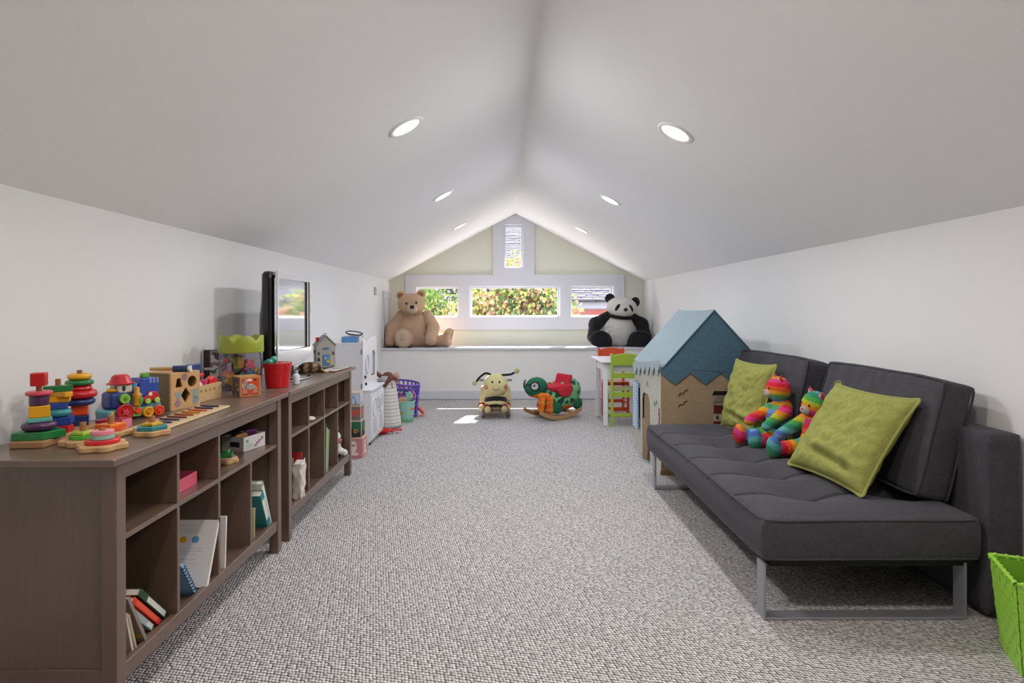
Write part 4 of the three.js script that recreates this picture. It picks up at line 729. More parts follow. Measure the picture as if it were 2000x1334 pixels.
// ---------------------------------------------------------------- sofa
const sofaM = cloth(0x4d4c52, 0.3, { sheen: 1, sheenRoughness: 0.35, sheenColor: new THREE.Color(0xd4d4e0) });
{
  const D0 = 2.151, D1 = 3.922, x0 = 0.921, x1 = 1.70, y0 = 0.215, y1 = 0.366, dm = (D0 + D1) / 2, L = D1 - D0;
  const t = thing('sofa', 'charcoal fabric sofa with tufted seat on flat steel legs', 'sofa', (x0 + x1) / 2, 0, dm);
  const w = x1 - x0, h = y1 - y0, seam = L / 6, bz = 1.205 - (x0 + x1) / 2;
  const seat = softBox(w, h, L, 0.018, [50, 10, 320], (p) => {
    if (p.y > h / 2 - 0.02) {
      const u = p.z + L / 2, k = Math.round(u / seam), dz = u - k * seam, inner = k > 0 && k < 6, edge = smooth(w / 2 - Math.abs(p.x), 0, 0.06) * smooth(L / 2 - Math.abs(p.z), 0, 0.06);
      p.y += 0.017 * edge * Math.pow(Math.abs(Math.sin(u / seam * Math.PI)), 0.7);
      if (inner) { p.y -= 0.016 * Math.exp(-(dz * dz) / (2 * 0.0055 * 0.0055)); for (const bx of [bz, bz + 0.40]) { const r = ((p.x - bx) ** 2) / (2 * 0.065 ** 2) + (dz * dz) / (2 * 0.07 ** 2); p.y -= 0.040 * Math.exp(-r); } }
      p.y += 0.003 * noise(p.x * 7, p.z * 7, 1);
    } else if (Math.abs(p.y) < h / 2 - 0.02) { const o = 0.004 * Math.cos(p.y / h * Math.PI); p.x += Math.sign(p.x) * (Math.abs(p.x) > w / 2 - 0.005 ? o : 0); p.z += Math.sign(p.z) * (Math.abs(p.z) > L / 2 - 0.005 ? o : 0); }
  });
  part('seat_cushion', mv(seat, 0, (y0 + y1) / 2, 0), sofaM, t);
  const pipe = (pts, name) => part(name, tube(pts, 0.0045, 160, 6, true), sofaM, t);
  const a = w / 2 - 0.004, b = L / 2 - 0.004, rr = (y, a2, b2) => [[-a2, y, -b2 + 0.03], [-a2 + 0.006, y, -b2 + 0.006], [-a2 + 0.03, y, -b2], [0, y, -b2], [a2 - 0.03, y, -b2], [a2 - 0.006, y, -b2 + 0.006], [a2, y, -b2 + 0.03], [a2, y, 0], [a2, y, b2 - 0.03], [a2 - 0.006, y, b2 - 0.006], [a2 - 0.03, y, b2], [0, y, b2], [-a2 + 0.03, y, b2], [-a2 + 0.006, y, b2 - 0.006], [-a2, y, b2 - 0.03], [-a2, y, 0]];
  pipe(rr(y1 - 0.006, a, b), 'seat_piping'); pipe(rr(y0 + 0.008, a, b), 'seat_piping');
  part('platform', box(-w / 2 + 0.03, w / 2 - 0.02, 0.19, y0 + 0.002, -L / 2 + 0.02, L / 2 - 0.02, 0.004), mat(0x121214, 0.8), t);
  // back rest frame, down to the floor
  const bx0 = 1.725 - (x0 + x1) / 2, bx1 = 1.853 - (x0 + x1) / 2;
  part('back_frame', mv(softBox(bx1 - bx0, 0.655, L - 0.02, 0.012, [8, 20, 40]), (bx0 + bx1) / 2, 0.3385, 0), sofaM, t);
  // legs: flat bar bent into a U under each end
  const steel = mat(0xa2a4aa, 0.4, { metalness: 0.55 }), lx0 = 0.926 - (x0 + x1) / 2, lx1 = 1.655 - (x0 + x1) / 2;
  for (const z of [L / 2 - 0.012 - 0.03, -L / 2 + 0.165]) {
    const s = shapeOf([[lx0, 0.0005], [lx1, 0.0005], [lx1, 0.205], [lx1 - 0.009, 0.205], [lx1 - 0.009, 0.0095], [lx0 + 0.009, 0.0095], [lx0 + 0.009, 0.205], [lx0, 0.205]]);
    part('leg', mv(extr(s, 0.058, 0.0012), 0, 0, z - 0.029), steel, t);
  }
}
{ // two loose back cushions, leaning on the frame
  const cushion = (label, xm, zm, len, turn, lean) => {
    const g = softBox(0.125, 0.46, len, 0.026, [10, 36, 60], (p) => {
      const e = smooth(0.23 - Math.abs(p.y), 0, 0.16) * smooth(len / 2 - Math.abs(p.z), 0, 0.2);
      p.x += Math.sign(p.x) * 0.018 * e; p.y += 0.006 * noise(p.z * 6, p.x * 6, 4) + (p.y > 0.2 ? 0.010 * Math.sin((p.z / len + 0.5) * Math.PI) : 0);
      p.x += 0.005 * noise(p.z * 14, p.y * 9, 2) + (p.x < 0 && p.y > 0.10 ? 0.007 * noise(p.z * 26 + p.y * 12, 8) : 0);
    });
    const c = thing('back_cushion', label, 'cushion', xm, 0.606, zm);
    c.rotation.order = 'YXZ'; c.rotation.set(0, turn * D2R, -lean * D2R);
    part('cover', g, sofaM, c);
    const yy = 0.226, zz = len / 2 - 0.004;
    for (const x of [-0.058, 0.058]) part('piping', tube([[x, yy, -zz + 0.03], [x, yy + 0.006, 0], [x, yy, zz - 0.03], [x, yy - 0.006, zz - 0.006], [x, yy - 0.03, zz], [x, 0, zz], [x, -yy + 0.03, zz], [x, -yy + 0.006, zz - 0.006], [x, -yy, zz - 0.03], [x, -yy, 0], [x, -yy, -zz + 0.03], [x, -yy + 0.006, -zz + 0.006], [x, -yy + 0.03, -zz], [x, 0, -zz], [x, yy - 0.03, -zz], [x, yy - 0.006, -zz + 0.006]], 0.005, 160, 6, true), sofaM, c);
  };
  cushion('charcoal back cushion nearer the camera, behind the large green pillow', 1.683, 2.715, 0.83, 0, 14);
  cushion('charcoal back cushion at the far end, behind the striped toy and small pillow', 1.628, 3.66, 0.77, 4.5, 13);
}
// ---------------------------------------------------------------- green pillows
const pillowM = cloth(0xa8aa58, 0.16, { sheen: 0.3, sheenColor: new THREE.Color(0xc8cc80) });
function pillow(label, sw, sh, thick, m, seed) {
  const t = thing('throw_pillow', label, 'pillow', 0, 0, 0);
  const N = 56, side = (sgn) => {
    const g = new THREE.PlaneGeometry(2, 2, N, N), p = g.attributes.position;
    for (let i = 0; i < p.count; i++) {
      const u = p.getX(i), v = p.getY(i), k = Math.pow(Math.max(0, (1 - u ** 4) * (1 - v ** 4)), 0.55);
      const pinX = 1 - 0.07 * (1 - v * v) , pinY = 1 - 0.07 * (1 - u * u);
      let z = sgn * thick / 2 * k, wr = 0.016 * noise(u * 2.2 + seed, v * 2.2, 3) + 0.010 * noise(u * 4 + v * 2.6 + seed, v * 3.6 - u * 2, 6) + 0.004 * noise(u * 11 + seed, v * 9, 2);
      if (sgn > 0) wr += -0.024 * Math.exp(-((v + 0.66 + 0.12 * u) ** 2) / 0.006) * smooth(u, -0.7, -0.1) * (1 - smooth(u, 0.55, 0.95)) + 0.014 * Math.exp(-((v + 0.50 + 0.1 * u) ** 2) / 0.01) * smooth(u, -0.8, 0);
      p.setXYZ(i, u * sw / 2 * pinX, v * sh / 2 * pinY, z + wr * k);
    }
    if (sgn < 0) g.index.array.reverse(); g.computeVertexNormals(); return boxUV(g);
  };
  part('cover', [side(1), side(-1)], pillowM, t);
  const pts = [], q = (u, v) => [u * sw / 2 * (1 - 0.07 * (1 - v * v)), v * sh / 2 * (1 - 0.07 * (1 - u * u)), 0.002 * noise(u * 9, v * 9, seed)];
  for (let i = 0; i < 12; i++) pts.push(q(-1 + i / 6, -1)); for (let i = 0; i < 12; i++) pts.push(q(1, -1 + i / 6)); for (let i = 0; i < 12; i++) pts.push(q(1 - i / 6, 1)); for (let i = 0; i < 12; i++) pts.push(q(-1, 1 - i / 6));
  part('flange', tube(pts, 0.0075, 220, 8, true).scale(1.0, 1.0, 0.7), cloth(0xb8ba66, 0.16), t);
  return t;
}
// local x along the lower edge, y up the pillow, z out of its face
function poseFrame(o, bl, br, tl) {                             // base-left, base-right, top-left corners in the room
  const X = br.clone().sub(bl).normalize(), Y0 = tl.clone().sub(bl), Z = X.clone().cross(Y0).normalize(), Y = Z.clone().cross(X);
  o.quaternion.setFromRotationMatrix(new THREE.Matrix4().makeBasis(X, Y, Z));
  return { X, Y, Z };
}
{
  const p = pillow('large lime green pillow in front, leaning on the near back cushion', 0.50, 0.44, 0.13, pillowM, 1);
  poseFrame(p, V(1.335, 0.385, -2.86), V(1.385, 0.385, -2.38), V(1.575, 0.75, -2.875)); p.position.set(1.478, 0.573, -2.60);
  const l = part('corner_loop', mv(torus(0.012, 0.004, 8, 18), -0.243, 0.226, 0, 0, 30, 0), cloth(0xb4b662, 0.16), p);
  const q = pillow('smaller lime green pillow at the far end of the sofa', 0.40, 0.43, 0.12, pillowM, 5);
  poseFrame(q, V(1.37, 0.385, -3.80), V(1.44, 0.385, -3.44), V(1.475, 0.79, -3.80)); q.position.set(1.458, 0.583, -3.63);
}
// ---------------------------------------------------------------- striped soft toys
const RB = [0xe4571e, 0xd81f3c, 0xd63a7c, 0xe58a22, 0xb8b428, 0x4fa04a, 0x2f8a6a, 0x5fa8a6, 0x4a6fb4, 0x6f98c8, 0x58a868, 0xe0a024].map(C);
const band = (t, k, o) => { const u = (t / k + o) % 12, i = ((Math.floor(u) % 12) + 12) % 12, f = u - Math.floor(u); return RB[i].clone().lerp(RB[(i + 1) % 12], smooth(f, 0.75, 1)); };
const stripe = (a, b, k, o) => { const A = V(...a), B = V(...b).sub(A).normalize(); return (x, y, z) => band(V(x, y, z).sub(A).dot(B) + 1, k, o); };
const knit = new THREE.MeshPhysicalMaterial({ color: 0xffffff, vertexColors: true, roughness: 1, bumpMap: scaled(pileBump, 0.08), bumpScale: 0.003, sheen: 0.2, sheenRoughness: 0.7 });
const creamFur = fur(0xe6d8cc);
function stripedToy(label, x, d, turn, o, pose) {
  const t = thing('striped_soft_toy', label, 'soft toy', x, 0.368, d, turn);
  // local z is forward; the toy sits with its legs out in front
  const body0 = [0, 0.03, -0.02], body1 = [0, 0.2, -0.05], head = pose.head, fL = pose.fL, fR = pose.fR, hL = pose.hL, hR = pose.hR;
  const P1 = [
    { ...bone(body0, body1, 0.082, 0.058), col: stripe([0, 0, 0], [0, 1, -0.15], 0.026, o) },
    lump(head, [0.066, 0.07, 0.064], stripe([0, 0, 0], pose.headUp, 0.021, pose.hue), { k: 0.012 }),
    bone([-0.05, 0.05, 0.02], [fL[0], 0.045, fL[2] - 0.03], 0.042, 0.034, stripe([-0.05, 0, 0], [fL[0], 0, fL[2]], 0.026, o + 1)),
    bone([0.05, 0.05, 0.02], [fR[0], 0.045, fR[2] - 0.03], 0.042, 0.034, stripe([0.05, 0, 0], [fR[0], 0, fR[2]], 0.026, o + 6)),
    lump(fL, [0.036, 0.056, 0.034], stripe(fL, [0.5, 1, 0], 0.028, o + 2)), lump(fR, [0.036, 0.056, 0.034], stripe(fR, [-0.5, 1, 0], 0.028, o + 8)),
    bone([-0.055, 0.19, -0.03], hL, 0.034, 0.027, stripe([-0.05, 0.2, 0], [hL[0] + 0.05, hL[1] - 0.2, hL[2]], 0.024, o + 5)),
    bone([0.055, 0.19, -0.03], hR, 0.034, 0.027, stripe([0.05, 0.2, 0], [hR[0] - 0.05, hR[1] - 0.2, hR[2]], 0.024, o + 9)),
  ];
  part('body', plush(P1, 0.014, [-0.2, -0.012, -0.16], [0.2, 0.42, 0.3], 0.0045, 0.0012, 70), knit, t);
  const hm = new THREE.Group(); hm.name = 'face'; hm.position.set(...head); hm.rotation.order = 'YXZ'; hm.rotation.set(...pose.face.map((q) => q * D2R)); t.add(hm);
  part('muzzle', mv(ell(0.030, 0.026, 0.026), 0, -0.018, 0.054), creamFur, hm, 'cream muzzle');
  part('nose', mv(ell(0.008, 0.006, 0.005), 0, -0.006, 0.079), mat(0xd88a98, 0.7), hm);
  for (const s of [-1, 1]) {
    part('eye', mv(ell(0.006, 0.007, 0.004, 14, 10), s * 0.026, 0.012, 0.0565), plastic(0x101014, 0.15), hm);
    part('ear', mv(new THREE.ConeGeometry(0.022, 0.04, 18).scale(1, 1, 0.5), s * 0.042, 0.066, -0.004, 0, 0, -s * 28), mat(0xd23a4c, 1), hm);
    part('inner_ear', mv(new THREE.ConeGeometry(0.014, 0.03, 16).scale(1, 1, 0.45), s * 0.041, 0.063, 0.007, 0, 0, -s * 28), creamFur, hm);
  }
}
stripedToy('rainbow-striped soft toy animal sitting beside the far pillow', 1.478, 3.315, -72, 0, { head: [0, 0.305, -0.03], headUp: [0, 1, -0.1], fL: [-0.078, 0.056, 0.165], fR: [0.060, 0.056, 0.18], hL: [-0.125, 0.115, 0.06], hR: [0.06, 0.12, 0.10], face: [4, -24, 0], hue: 10 });
stripedToy('rainbow-striped soft toy animal partly behind the large front pillow', 1.535, 3.015, -66, 5, { head: [-0.005, 0.265, -0.03], headUp: [0.25, 1, -0.1], fL: [-0.085, 0.056, 0.17], fR: [0.078, 0.056, 0.15], hL: [-0.13, 0.10, 0.08], hR: [0.09, 0.11, 0.08], face: [6, -14, -10], hue: 16 });

// ---------------------------------------------------------------- woven green basket
{
  const t = thing('woven_basket', 'bright green square basket woven from plastic strap', 'basket', 1.694, 0, 1.875, 66);
  const m = plastic(0xa2da4a, 0.42), wb = 0.098, wt = 0.120, H = 0.288;
  const NV = 8, NH = 10;
  for (let f = 0; f < 4; f++) {
    const r = new THREE.Matrix4().makeRotationY(f * Math.PI / 2);
    const put = (s, y, out) => { const hw = lerp(wb, wt, y / H), n = 0.002 + out; return V(s * hw, y, hw + n).applyMatrix4(r); };
    for (let i = 0; i < NV; i++) {                             // upright straps, over and under the others
      const g = new THREE.BoxGeometry(1, 1, 1, 1, 60, 1), p = g.attributes.position;
      for (let k = 0; k < p.count; k++) { const y = (p.getY(k) + 0.5) * H, s = -1 + (2 * i + 1 + p.getX(k) * 2 * 0.86) / NV, w = Math.sin((y / H) * NH * Math.PI + (i % 2) * Math.PI); const q = put(s, y, 0.0016 * w + p.getZ(k) * 0.0014); p.setXYZ(k, q.x, q.y, q.z); }
      g.computeVertexNormals(); part('upright_strap', boxUV(g), m, t);
    }
    for (let j = 0; j < NH; j++) {
      const g = new THREE.BoxGeometry(1, 1, 1, 60, 1, 1), p = g.attributes.position;
      for (let k = 0; k < p.count; k++) { const s = p.getX(k) * 2, y = H * (j + 0.5 + p.getY(k) * 0.88) / NH, w = -Math.sin((j + 0.5) * Math.PI + ((Math.floor((s + 1) / 2 * NV) % 2) ? Math.PI : 0)); const ww = Math.cos(((s + 1) / 2 * NV) * Math.PI + (j % 2) * Math.PI); const q = put(s, y, -0.0016 * Math.sign(ww) * Math.pow(Math.abs(ww), 0.5) * 0 + 0.0017 * Math.sin(((s + 1) / 2 * NV) * Math.PI) * ((Math.floor((s + 1) / 2 * NV - 1e-6) + j) % 2 ? 1 : -1) * (Math.floor((s + 1) / 2 * NV - 1e-6) % 2 ? -1 : 1) + p.getZ(k) * 0.0014); p.setXYZ(k, q.x, q.y, q.z); }
      g.computeVertexNormals(); part('level_strap', boxUV(g), m, t);
    }
    const a = put(-1, H, 0), b = put(1, H, 0);
    part('rim', tube([[a.x, a.y, a.z], [(a.x + b.x) / 2, H, (a.z + b.z) / 2], [b.x, b.y, b.z]], 0.006, 30, 8), m, t);
    for (let i = 0; i < NV; i++) { const q = put(-1 + (2 * i + 1) / NV, H, 0); part('rim_loop', mv(rbox(0.010, 0.016, 0.0145, 0.003), 0, 0, 0, 0, f * 90, 0).translate(q.x, H - 0.001, q.z), m, t); }
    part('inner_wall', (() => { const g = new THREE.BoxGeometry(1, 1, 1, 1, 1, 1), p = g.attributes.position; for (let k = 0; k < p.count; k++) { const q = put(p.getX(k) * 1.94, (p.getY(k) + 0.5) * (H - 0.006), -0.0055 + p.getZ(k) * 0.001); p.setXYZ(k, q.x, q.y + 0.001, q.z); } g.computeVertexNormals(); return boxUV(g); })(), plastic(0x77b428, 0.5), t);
  }
  part('bottom', box(-wb + 0.003, wb - 0.003, 0.001, 0.006, -wb + 0.003, wb - 0.003, 0.001), m, t);
  const b = thing('magazine', 'white magazine with a black block standing inside the green basket', 'magazine', 1.665, 0.0065, 1.862, 66);
  part('pages', mv(rbox(0.165, 0.245, 0.016, 0.002), 0, 0.1228, 0), mat(0xdcd6d0, 0.7), b);
  for (const z of [-1, 1]) part('cover', mv(rbox(0.168, 0.248, 0.0012, 0.0005), 0, 0.1242, z * 0.0087), mat(0xe2dcdc, 0.4), b);
  part('cover_block', mv(rbox(0.09, 0.05, 0.0008, 0.0003), 0.02, 0.215, 0.0097), mat(0x1c1a1c, 0.5), b);
}

// ---------------------------------------------------------------- play tent shaped like a little house
{
  const x0 = 1.05, x1 = 1.765, d0 = 4.06, d1 = 4.876, xm = (x0 + x1) / 2, w = (x1 - x0) / 2, L = d1 - d0, eave = 0.705, apex = 1.102;
  const t = thing('play_tent', 'fabric play tent shaped like a house with a blue pitched roof', 'play tent', xm, 0, (d0 + d1) / 2);
  const beige = cloth(0xb59c7c, 0.14, { transmission: 0 }), pale = cloth(0xd2d2c6, 0.14), roofM = cloth(0xa9bcc2, 0.14), blueM = cloth(0x55788a, 0.14);
  const gz = L / 2, T = 0.004;
  const soft = (g, k = 0.006, f = 7) => { const p = g.attributes.position; for (let i = 0; i < p.count; i++) { const x = p.getX(i), y = p.getY(i), z = p.getZ(i); p.setZ(i, z + k * noise(x * f, y * f * 0.5, 2)); } g.computeVertexNormals(); return boxUVsmooth(g); };
  // front wall (towards the camera) with its embroidery
  part('front_panel', mv(soft(new THREE.BoxGeometry(2 * w, eave, T, 40, 30, 1)), 0, eave / 2, gz), beige, t);
  part('back_panel', mv(soft(new THREE.BoxGeometry(2 * w, eave, T, 20, 20, 1)), 0, eave / 2, -gz), beige, t);
  part('right_panel', mv(new THREE.BoxGeometry(T, eave, L), w, eave / 2, 0), beige, t);
  { // left wall: a doorway and a window are cut out of it. The outline is drawn with x running from the camera's end
    const s = new THREE.Shape(); s.moveTo(0, 0.002); s.lineTo(0.31, 0.002); s.lineTo(0.31, 0.43); s.quadraticCurveTo(0.34, 0.505, 0.43, 0.485); s.quadraticCurveTo(0.52, 0.505, 0.55, 0.43); s.lineTo(0.55, 0.002); s.lineTo(L, 0.002); s.lineTo(L, eave); s.lineTo(0, eave); s.lineTo(0, 0.002);
    s.holes.push(new THREE.Path([[0.63, 0.26], [0.63, 0.50], [0.78, 0.50], [0.78, 0.26]].map(([x, y]) => new THREE.Vector2(x, y))));
    part('side_panel', mv(extr(s, T, 0.0008), 0, 0, 0, 0, 90, 0).translate(-w, 0, gz), pale, t);
  }
  // roof: two sagging slopes and the gables
  const a = Math.atan2(apex - eave, w), sl = Math.hypot(w, apex - eave);
  for (const s of [-1, 1]) {
    const g = new THREE.BoxGeometry(sl, T, L + 0.03, 20, 1, 24), p = g.attributes.position;
    for (let i = 0; i < p.count; i++) { const u = p.getX(i) / sl + 0.5, v = p.getZ(i) / (L + 0.03) + 0.5; p.setY(i, p.getY(i) - 0.016 * Math.sin(u * Math.PI) * Math.sin(v * Math.PI)); }
    g.computeVertexNormals();
    part('roof_slope', mv(boxUV(g), s * w / 2, (apex + eave) / 2, 0, 0, 0, -s * a / D2R), roofM, t);
  }
  for (const z of [gz + 0.005, -gz - 0.005]) part('gable', mv(extr(shapeOf([[-w, eave], [w, eave], [0, apex]]), T, 0.0008), 0, 0, z - T / 2), blueM, t);
  part('ridge_seam', tube([[0, apex + 0.001, -gz - 0.015], [0, apex - 0.006, 0], [0, apex + 0.003, gz + 0.015]], 0.005, 24, 8), roofM, t);
  for (const s of [-1, 1]) part('gable_seam', tube([[s * w, eave + 0.002, gz + 0.012], [0, apex + 0.002, gz + 0.012]], 0.005, 24, 8), blueM, t);
  // zigzag valances hanging from the eaves
  const zig = (len, n, dp) => { const q = [[-len / 2, 0.02]]; for (let i = 0; i < n - 0.5; i++) { q.push([-len / 2 + (i + 0.0) * len / n, -0.02]); q.push([-len / 2 + (i + 0.5) * len / n, -dp]); } q.push([len / 2, -0.02], [len / 2, 0.02]); return shapeOf(q); };
  part('front_valance', mv(soft(extr(zig(2 * w + 0.012, 3.6, 0.098), 0.003, 0.0005), 0.004, 12), 0, eave, gz + 0.010), blueM, t);
  part('side_valance', mv(extr(zig(L + 0.02, 6, 0.085), 0.003, 0.0005), 0, 0, 0, 0, -90, 6).translate(-w - 0.010, eave + 0.003, 0), cloth(0xb9c8cc, 0.14), t);
  // embroidery: two gulls and a lighthouse
  const thread = mat(0x3a2c24, 0.9);
  for (const [x, y] of [[-0.205, 0.555], [-0.207, 0.48]]) part('gull', tube([[x - 0.035, y - 0.025, gz + 0.006], [x - 0.022, y - 0.004, gz + 0.007], [x - 0.004, y - 0.008, gz + 0.007], [x + 0.008, y + 0.012, gz + 0.007], [x + 0.028, y + 0.018, gz + 0.006]], 0.0022, 26, 6), thread, t);
  const lx = 0.06, bits = [];
  part('lighthouse_roof', mv(extr(shapeOf([[-0.075, 0], [0.075, 0], [0.062, 0.028], [-0.062, 0.028]]), 0.004, 0.0008), lx, 0.535, gz + 0.002), cloth(0x14110f, 0.14), t);
  part('lighthouse_lamp_room', mv(extr(rrect(0.125, 0.05, 0.001), 0.003, 0.0005), lx, 0.508, gz + 0.002), cloth(0xb9a794, 0.08), t);
  for (let i = 0; i < 9; i++) part('railing_bar', mv(rbox(0.0022, 0.024, 0.002, 0.0008), lx - 0.06 + i * 0.015, 0.478, gz + 0.006), thread, t);
  for (const y of [0.466, 0.49]) part('railing', mv(rbox(0.14, 0.0028, 0.002, 0.0008), lx, y, gz + 0.006), thread, t);
  part('railing_cloth', mv(extr(rrect(0.14, 0.026, 0.001), 0.002, 0.0005), lx, 0.477, gz + 0.002), cloth(0xc2b5a4, 0.1), t);
  for (const [y, h, c] of [[0.437, 0.056, 0x6e1418], [0.385, 0.048, 0xc2b5a4], [0.333, 0.056, 0x6e1418], [0.281, 0.048, 0xc2b5a4], [0.229, 0.056, 0x6e1418]]) part('lighthouse_band', mv(extr(rrect(0.128, h, 0.001), 0.003, 0.0005), lx, y, gz + 0.002), cloth(c, 0.14), t);
  part('lighthouse_window', mv(ell(0.009, 0.014, 0.002), lx - 0.040, 0.386, gz + 0.0055), thread, t);
  for (let i = 0; i < 8; i++) { part('lattice', mv(rbox(0.0016, 0.055, 0.0014, 0.0005), lx - 0.05 + i * 0.0145, 0.508, gz + 0.0058, 0, 0, 24), thread, t); part('lattice', mv(rbox(0.0016, 0.055, 0.0014, 0.0005), lx - 0.05 + i * 0.0145, 0.508, gz + 0.0058, 0, 0, -24), thread, t); }
  // curtains: a gingham one at the window, a beige one in the doorway, its flap hanging loose
  const folds = (wd, ht, n, amp, taper = 0) => { const g = new THREE.PlaneGeometry(wd, ht, 60, 12), p = g.attributes.position; for (let i = 0; i < p.count; i++) { const u = p.getX(i) / wd + 0.5, v = 0.5 - p.getY(i) / ht; p.setZ(i, amp * Math.sin(u * n * Math.PI * 2) * (0.4 + 0.6 * v)); p.setX(i, p.getX(i) * (1 - taper * v)); } g.computeVertexNormals(); return boxUVsmooth(g); };
  const gin = print(64, 64, (c) => { c.fillStyle = '#dfe6ea'; c.fillRect(0, 0, 64, 64); c.fillStyle = 'rgba(80,120,160,0.5)'; c.fillRect(0, 0, 32, 64); c.fillRect(0, 0, 64, 32); });
  part('window_curtain', mv(folds(0.19, 0.36, 4, 0.008), 0, 0, 0, 0, -90, 0).translate(-w - 0.016, 0.365, -0.30), new THREE.MeshStandardMaterial({ map: scaled(gin, 0.022), roughness: 0.95, side: THREE.DoubleSide }), t, 'blue and white gingham curtain');
  part('door_curtain', mv(folds(0.22, 0.48, 5, 0.011, 0.15), 0, 0, 0, 0, -90, 0).translate(-w + 0.016, 0.25, -0.022), beige, t);
  part('door_flap', mv(folds(0.10, 0.30, 2, 0.010, 0.5), 0, 0, 0, 4, -70, 0).translate(-w - 0.022, 0.165, 0.055), beige, t, 'loose tan door flap');
  for (const [z, y, c] of [[0.37, 0.43, 0xb2404e], [0.365, 0.40, 0xb2404e], [0.375, 0.37, 0xb2404e], [0.362, 0.34, 0xb2404e], [0.25, 0.455, 0x5c9a5a], [0.30, 0.47, 0x5c9a5a], [0.22, 0.25, 0x3a6ab0], [0.05, 0.56, 0xd8b44a], [0.02, 0.57, 0xd8b44a]]) part('applique', mv(ell(0.002, 0.016, 0.010, 12, 8), -w - 0.003, y, z), cloth(c, 0.1), t);
  for (const [x, z] of [[-w + 0.014, gz - 0.014], [w - 0.014, gz - 0.014], [-w + 0.014, -gz + 0.014], [w - 0.014, -gz + 0.014]]) part('pole', mv(cyl(0.009, 0.009, eave - 0.004, 14), x, eave / 2, z), pine, t);
  part('hem', mv(rbox(2 * w + 0.01, 0.03, 0.012, 0.004), 0, 0.0155, gz), cloth(0xa8865a, 0.14), t, 'tan bottom hem');
  part('floor_sheet', box(-w + 0.006, w - 0.006, 0.001, 0.004, -gz + 0.006, gz - 0.008, 0.001), cloth(0x2f6a78, 0.14), t, 'teal floor sheet');
  single('soft_ball', ball(0.05, 28, 20), plastic(0x2f5aa8, 0.5), 'blue ball inside the doorway of the play tent', 'ball', x0 + 0.12, 0.054, 4.36);
}
// ---------------------------------------------------------------- table and two children's chairs
{
  const x0 = 0.91, x1 = 1.50, d0 = 5.735, d1 = 6.33, w = (x1 - x0) / 2, l = (d1 - d0) / 2, lac = plastic(0xe6e6ec, 0.3);
  const t = thing('play_table', "white children's play table between two chairs", 'table', (x0 + x1) / 2, 0, (d0 + d1) / 2);
  part('table_top', mv(rbox(2 * w, 0.02, 2 * l, 0.006), 0, 0.611, 0), lac, t);
  for (const [x, z] of [[-1, 1], [1, 1], [-1, -1], [1, -1]]) part('leg', mv(rbox(0.042, 0.601, 0.042, 0.004), x * (w - 0.056), 0.3005, z * (l - 0.056)), lac, t);
  for (const s of [-1, 1]) { part('apron', mv(rbox(2 * w - 0.154, 0.085, 0.016, 0.002), 0, 0.557, s * (l - 0.05)), lac, t); part('apron', mv(rbox(0.016, 0.085, 2 * l - 0.154, 0.002), s * (w - 0.05), 0.557, 0), lac, t); }
}
function childChair(label, x, d, turn, m) {                     // local +z is the chair's back
  const t = thing('child_chair', label, 'chair', x, 0, d, turn);
  const w = 0.145, zb = 0.13, zf = -0.13, k = 0.026;
  for (const s of [-1, 1]) {
    part('back_post', mv(rbox(k, 0.69, k, 0.004), s * (w - k / 2), 0.345, zb), m, t);
    part('front_leg', mv(rbox(k, 0.335, k, 0.004), s * (w - k / 2), 0.1675, zf), m, t);
    part('side_stretcher', mv(rbox(0.016, 0.03, zb - zf - k, 0.003), s * (w - k / 2), 0.115, 0), m, t);
    part('side_rail', mv(rbox(0.018, 0.05, zb - zf - k, 0.003), s * (w - k / 2), 0.31, 0), m, t);
  }
  const top = new THREE.Shape(); top.moveTo(-w + k, 0.58); top.lineTo(w - k, 0.58); top.lineTo(w - k, 0.674); top.quadraticCurveTo(0, 0.712, -w + k, 0.674); top.lineTo(-w + k, 0.58);
  part('top_slat', mv(extr(top, 0.018, 0.003), 0, 0, zb - 0.009), m, t);
  part('lower_slat', mv(rbox(2 * w - 2 * k, 0.052, 0.016, 0.003), 0, 0.483, zb), m, t);
  part('seat', mv(rbox(2 * w - 0.004, 0.014, zb - zf + 0.01 - k / 2, 0.005), 0, 0.342, -0.02), m, t);
  part('rear_rail', mv(rbox(2 * w - 2 * k, 0.05, 0.016, 0.003), 0, 0.302, zb), m, t);
  part('stretcher', mv(rbox(2 * w - 2 * k, 0.034, 0.016, 0.003), 0, 0.11, zb), m, t);
  part('stretcher', mv(rbox(2 * w - 2 * k, 0.040, 0.016, 0.003), 0, 0.062, zf), m, t);
}
childChair("lime green children's chair on the near side of the white table", 1.150, 5.86, 0, plastic(0x9cb83c, 0.3, { clearcoat: 1 }));
childChair("orange children's chair on the far side of the white table", 1.165, 6.48, 180, plastic(0xdb4a14, 0.3, { clearcoat: 1 }));

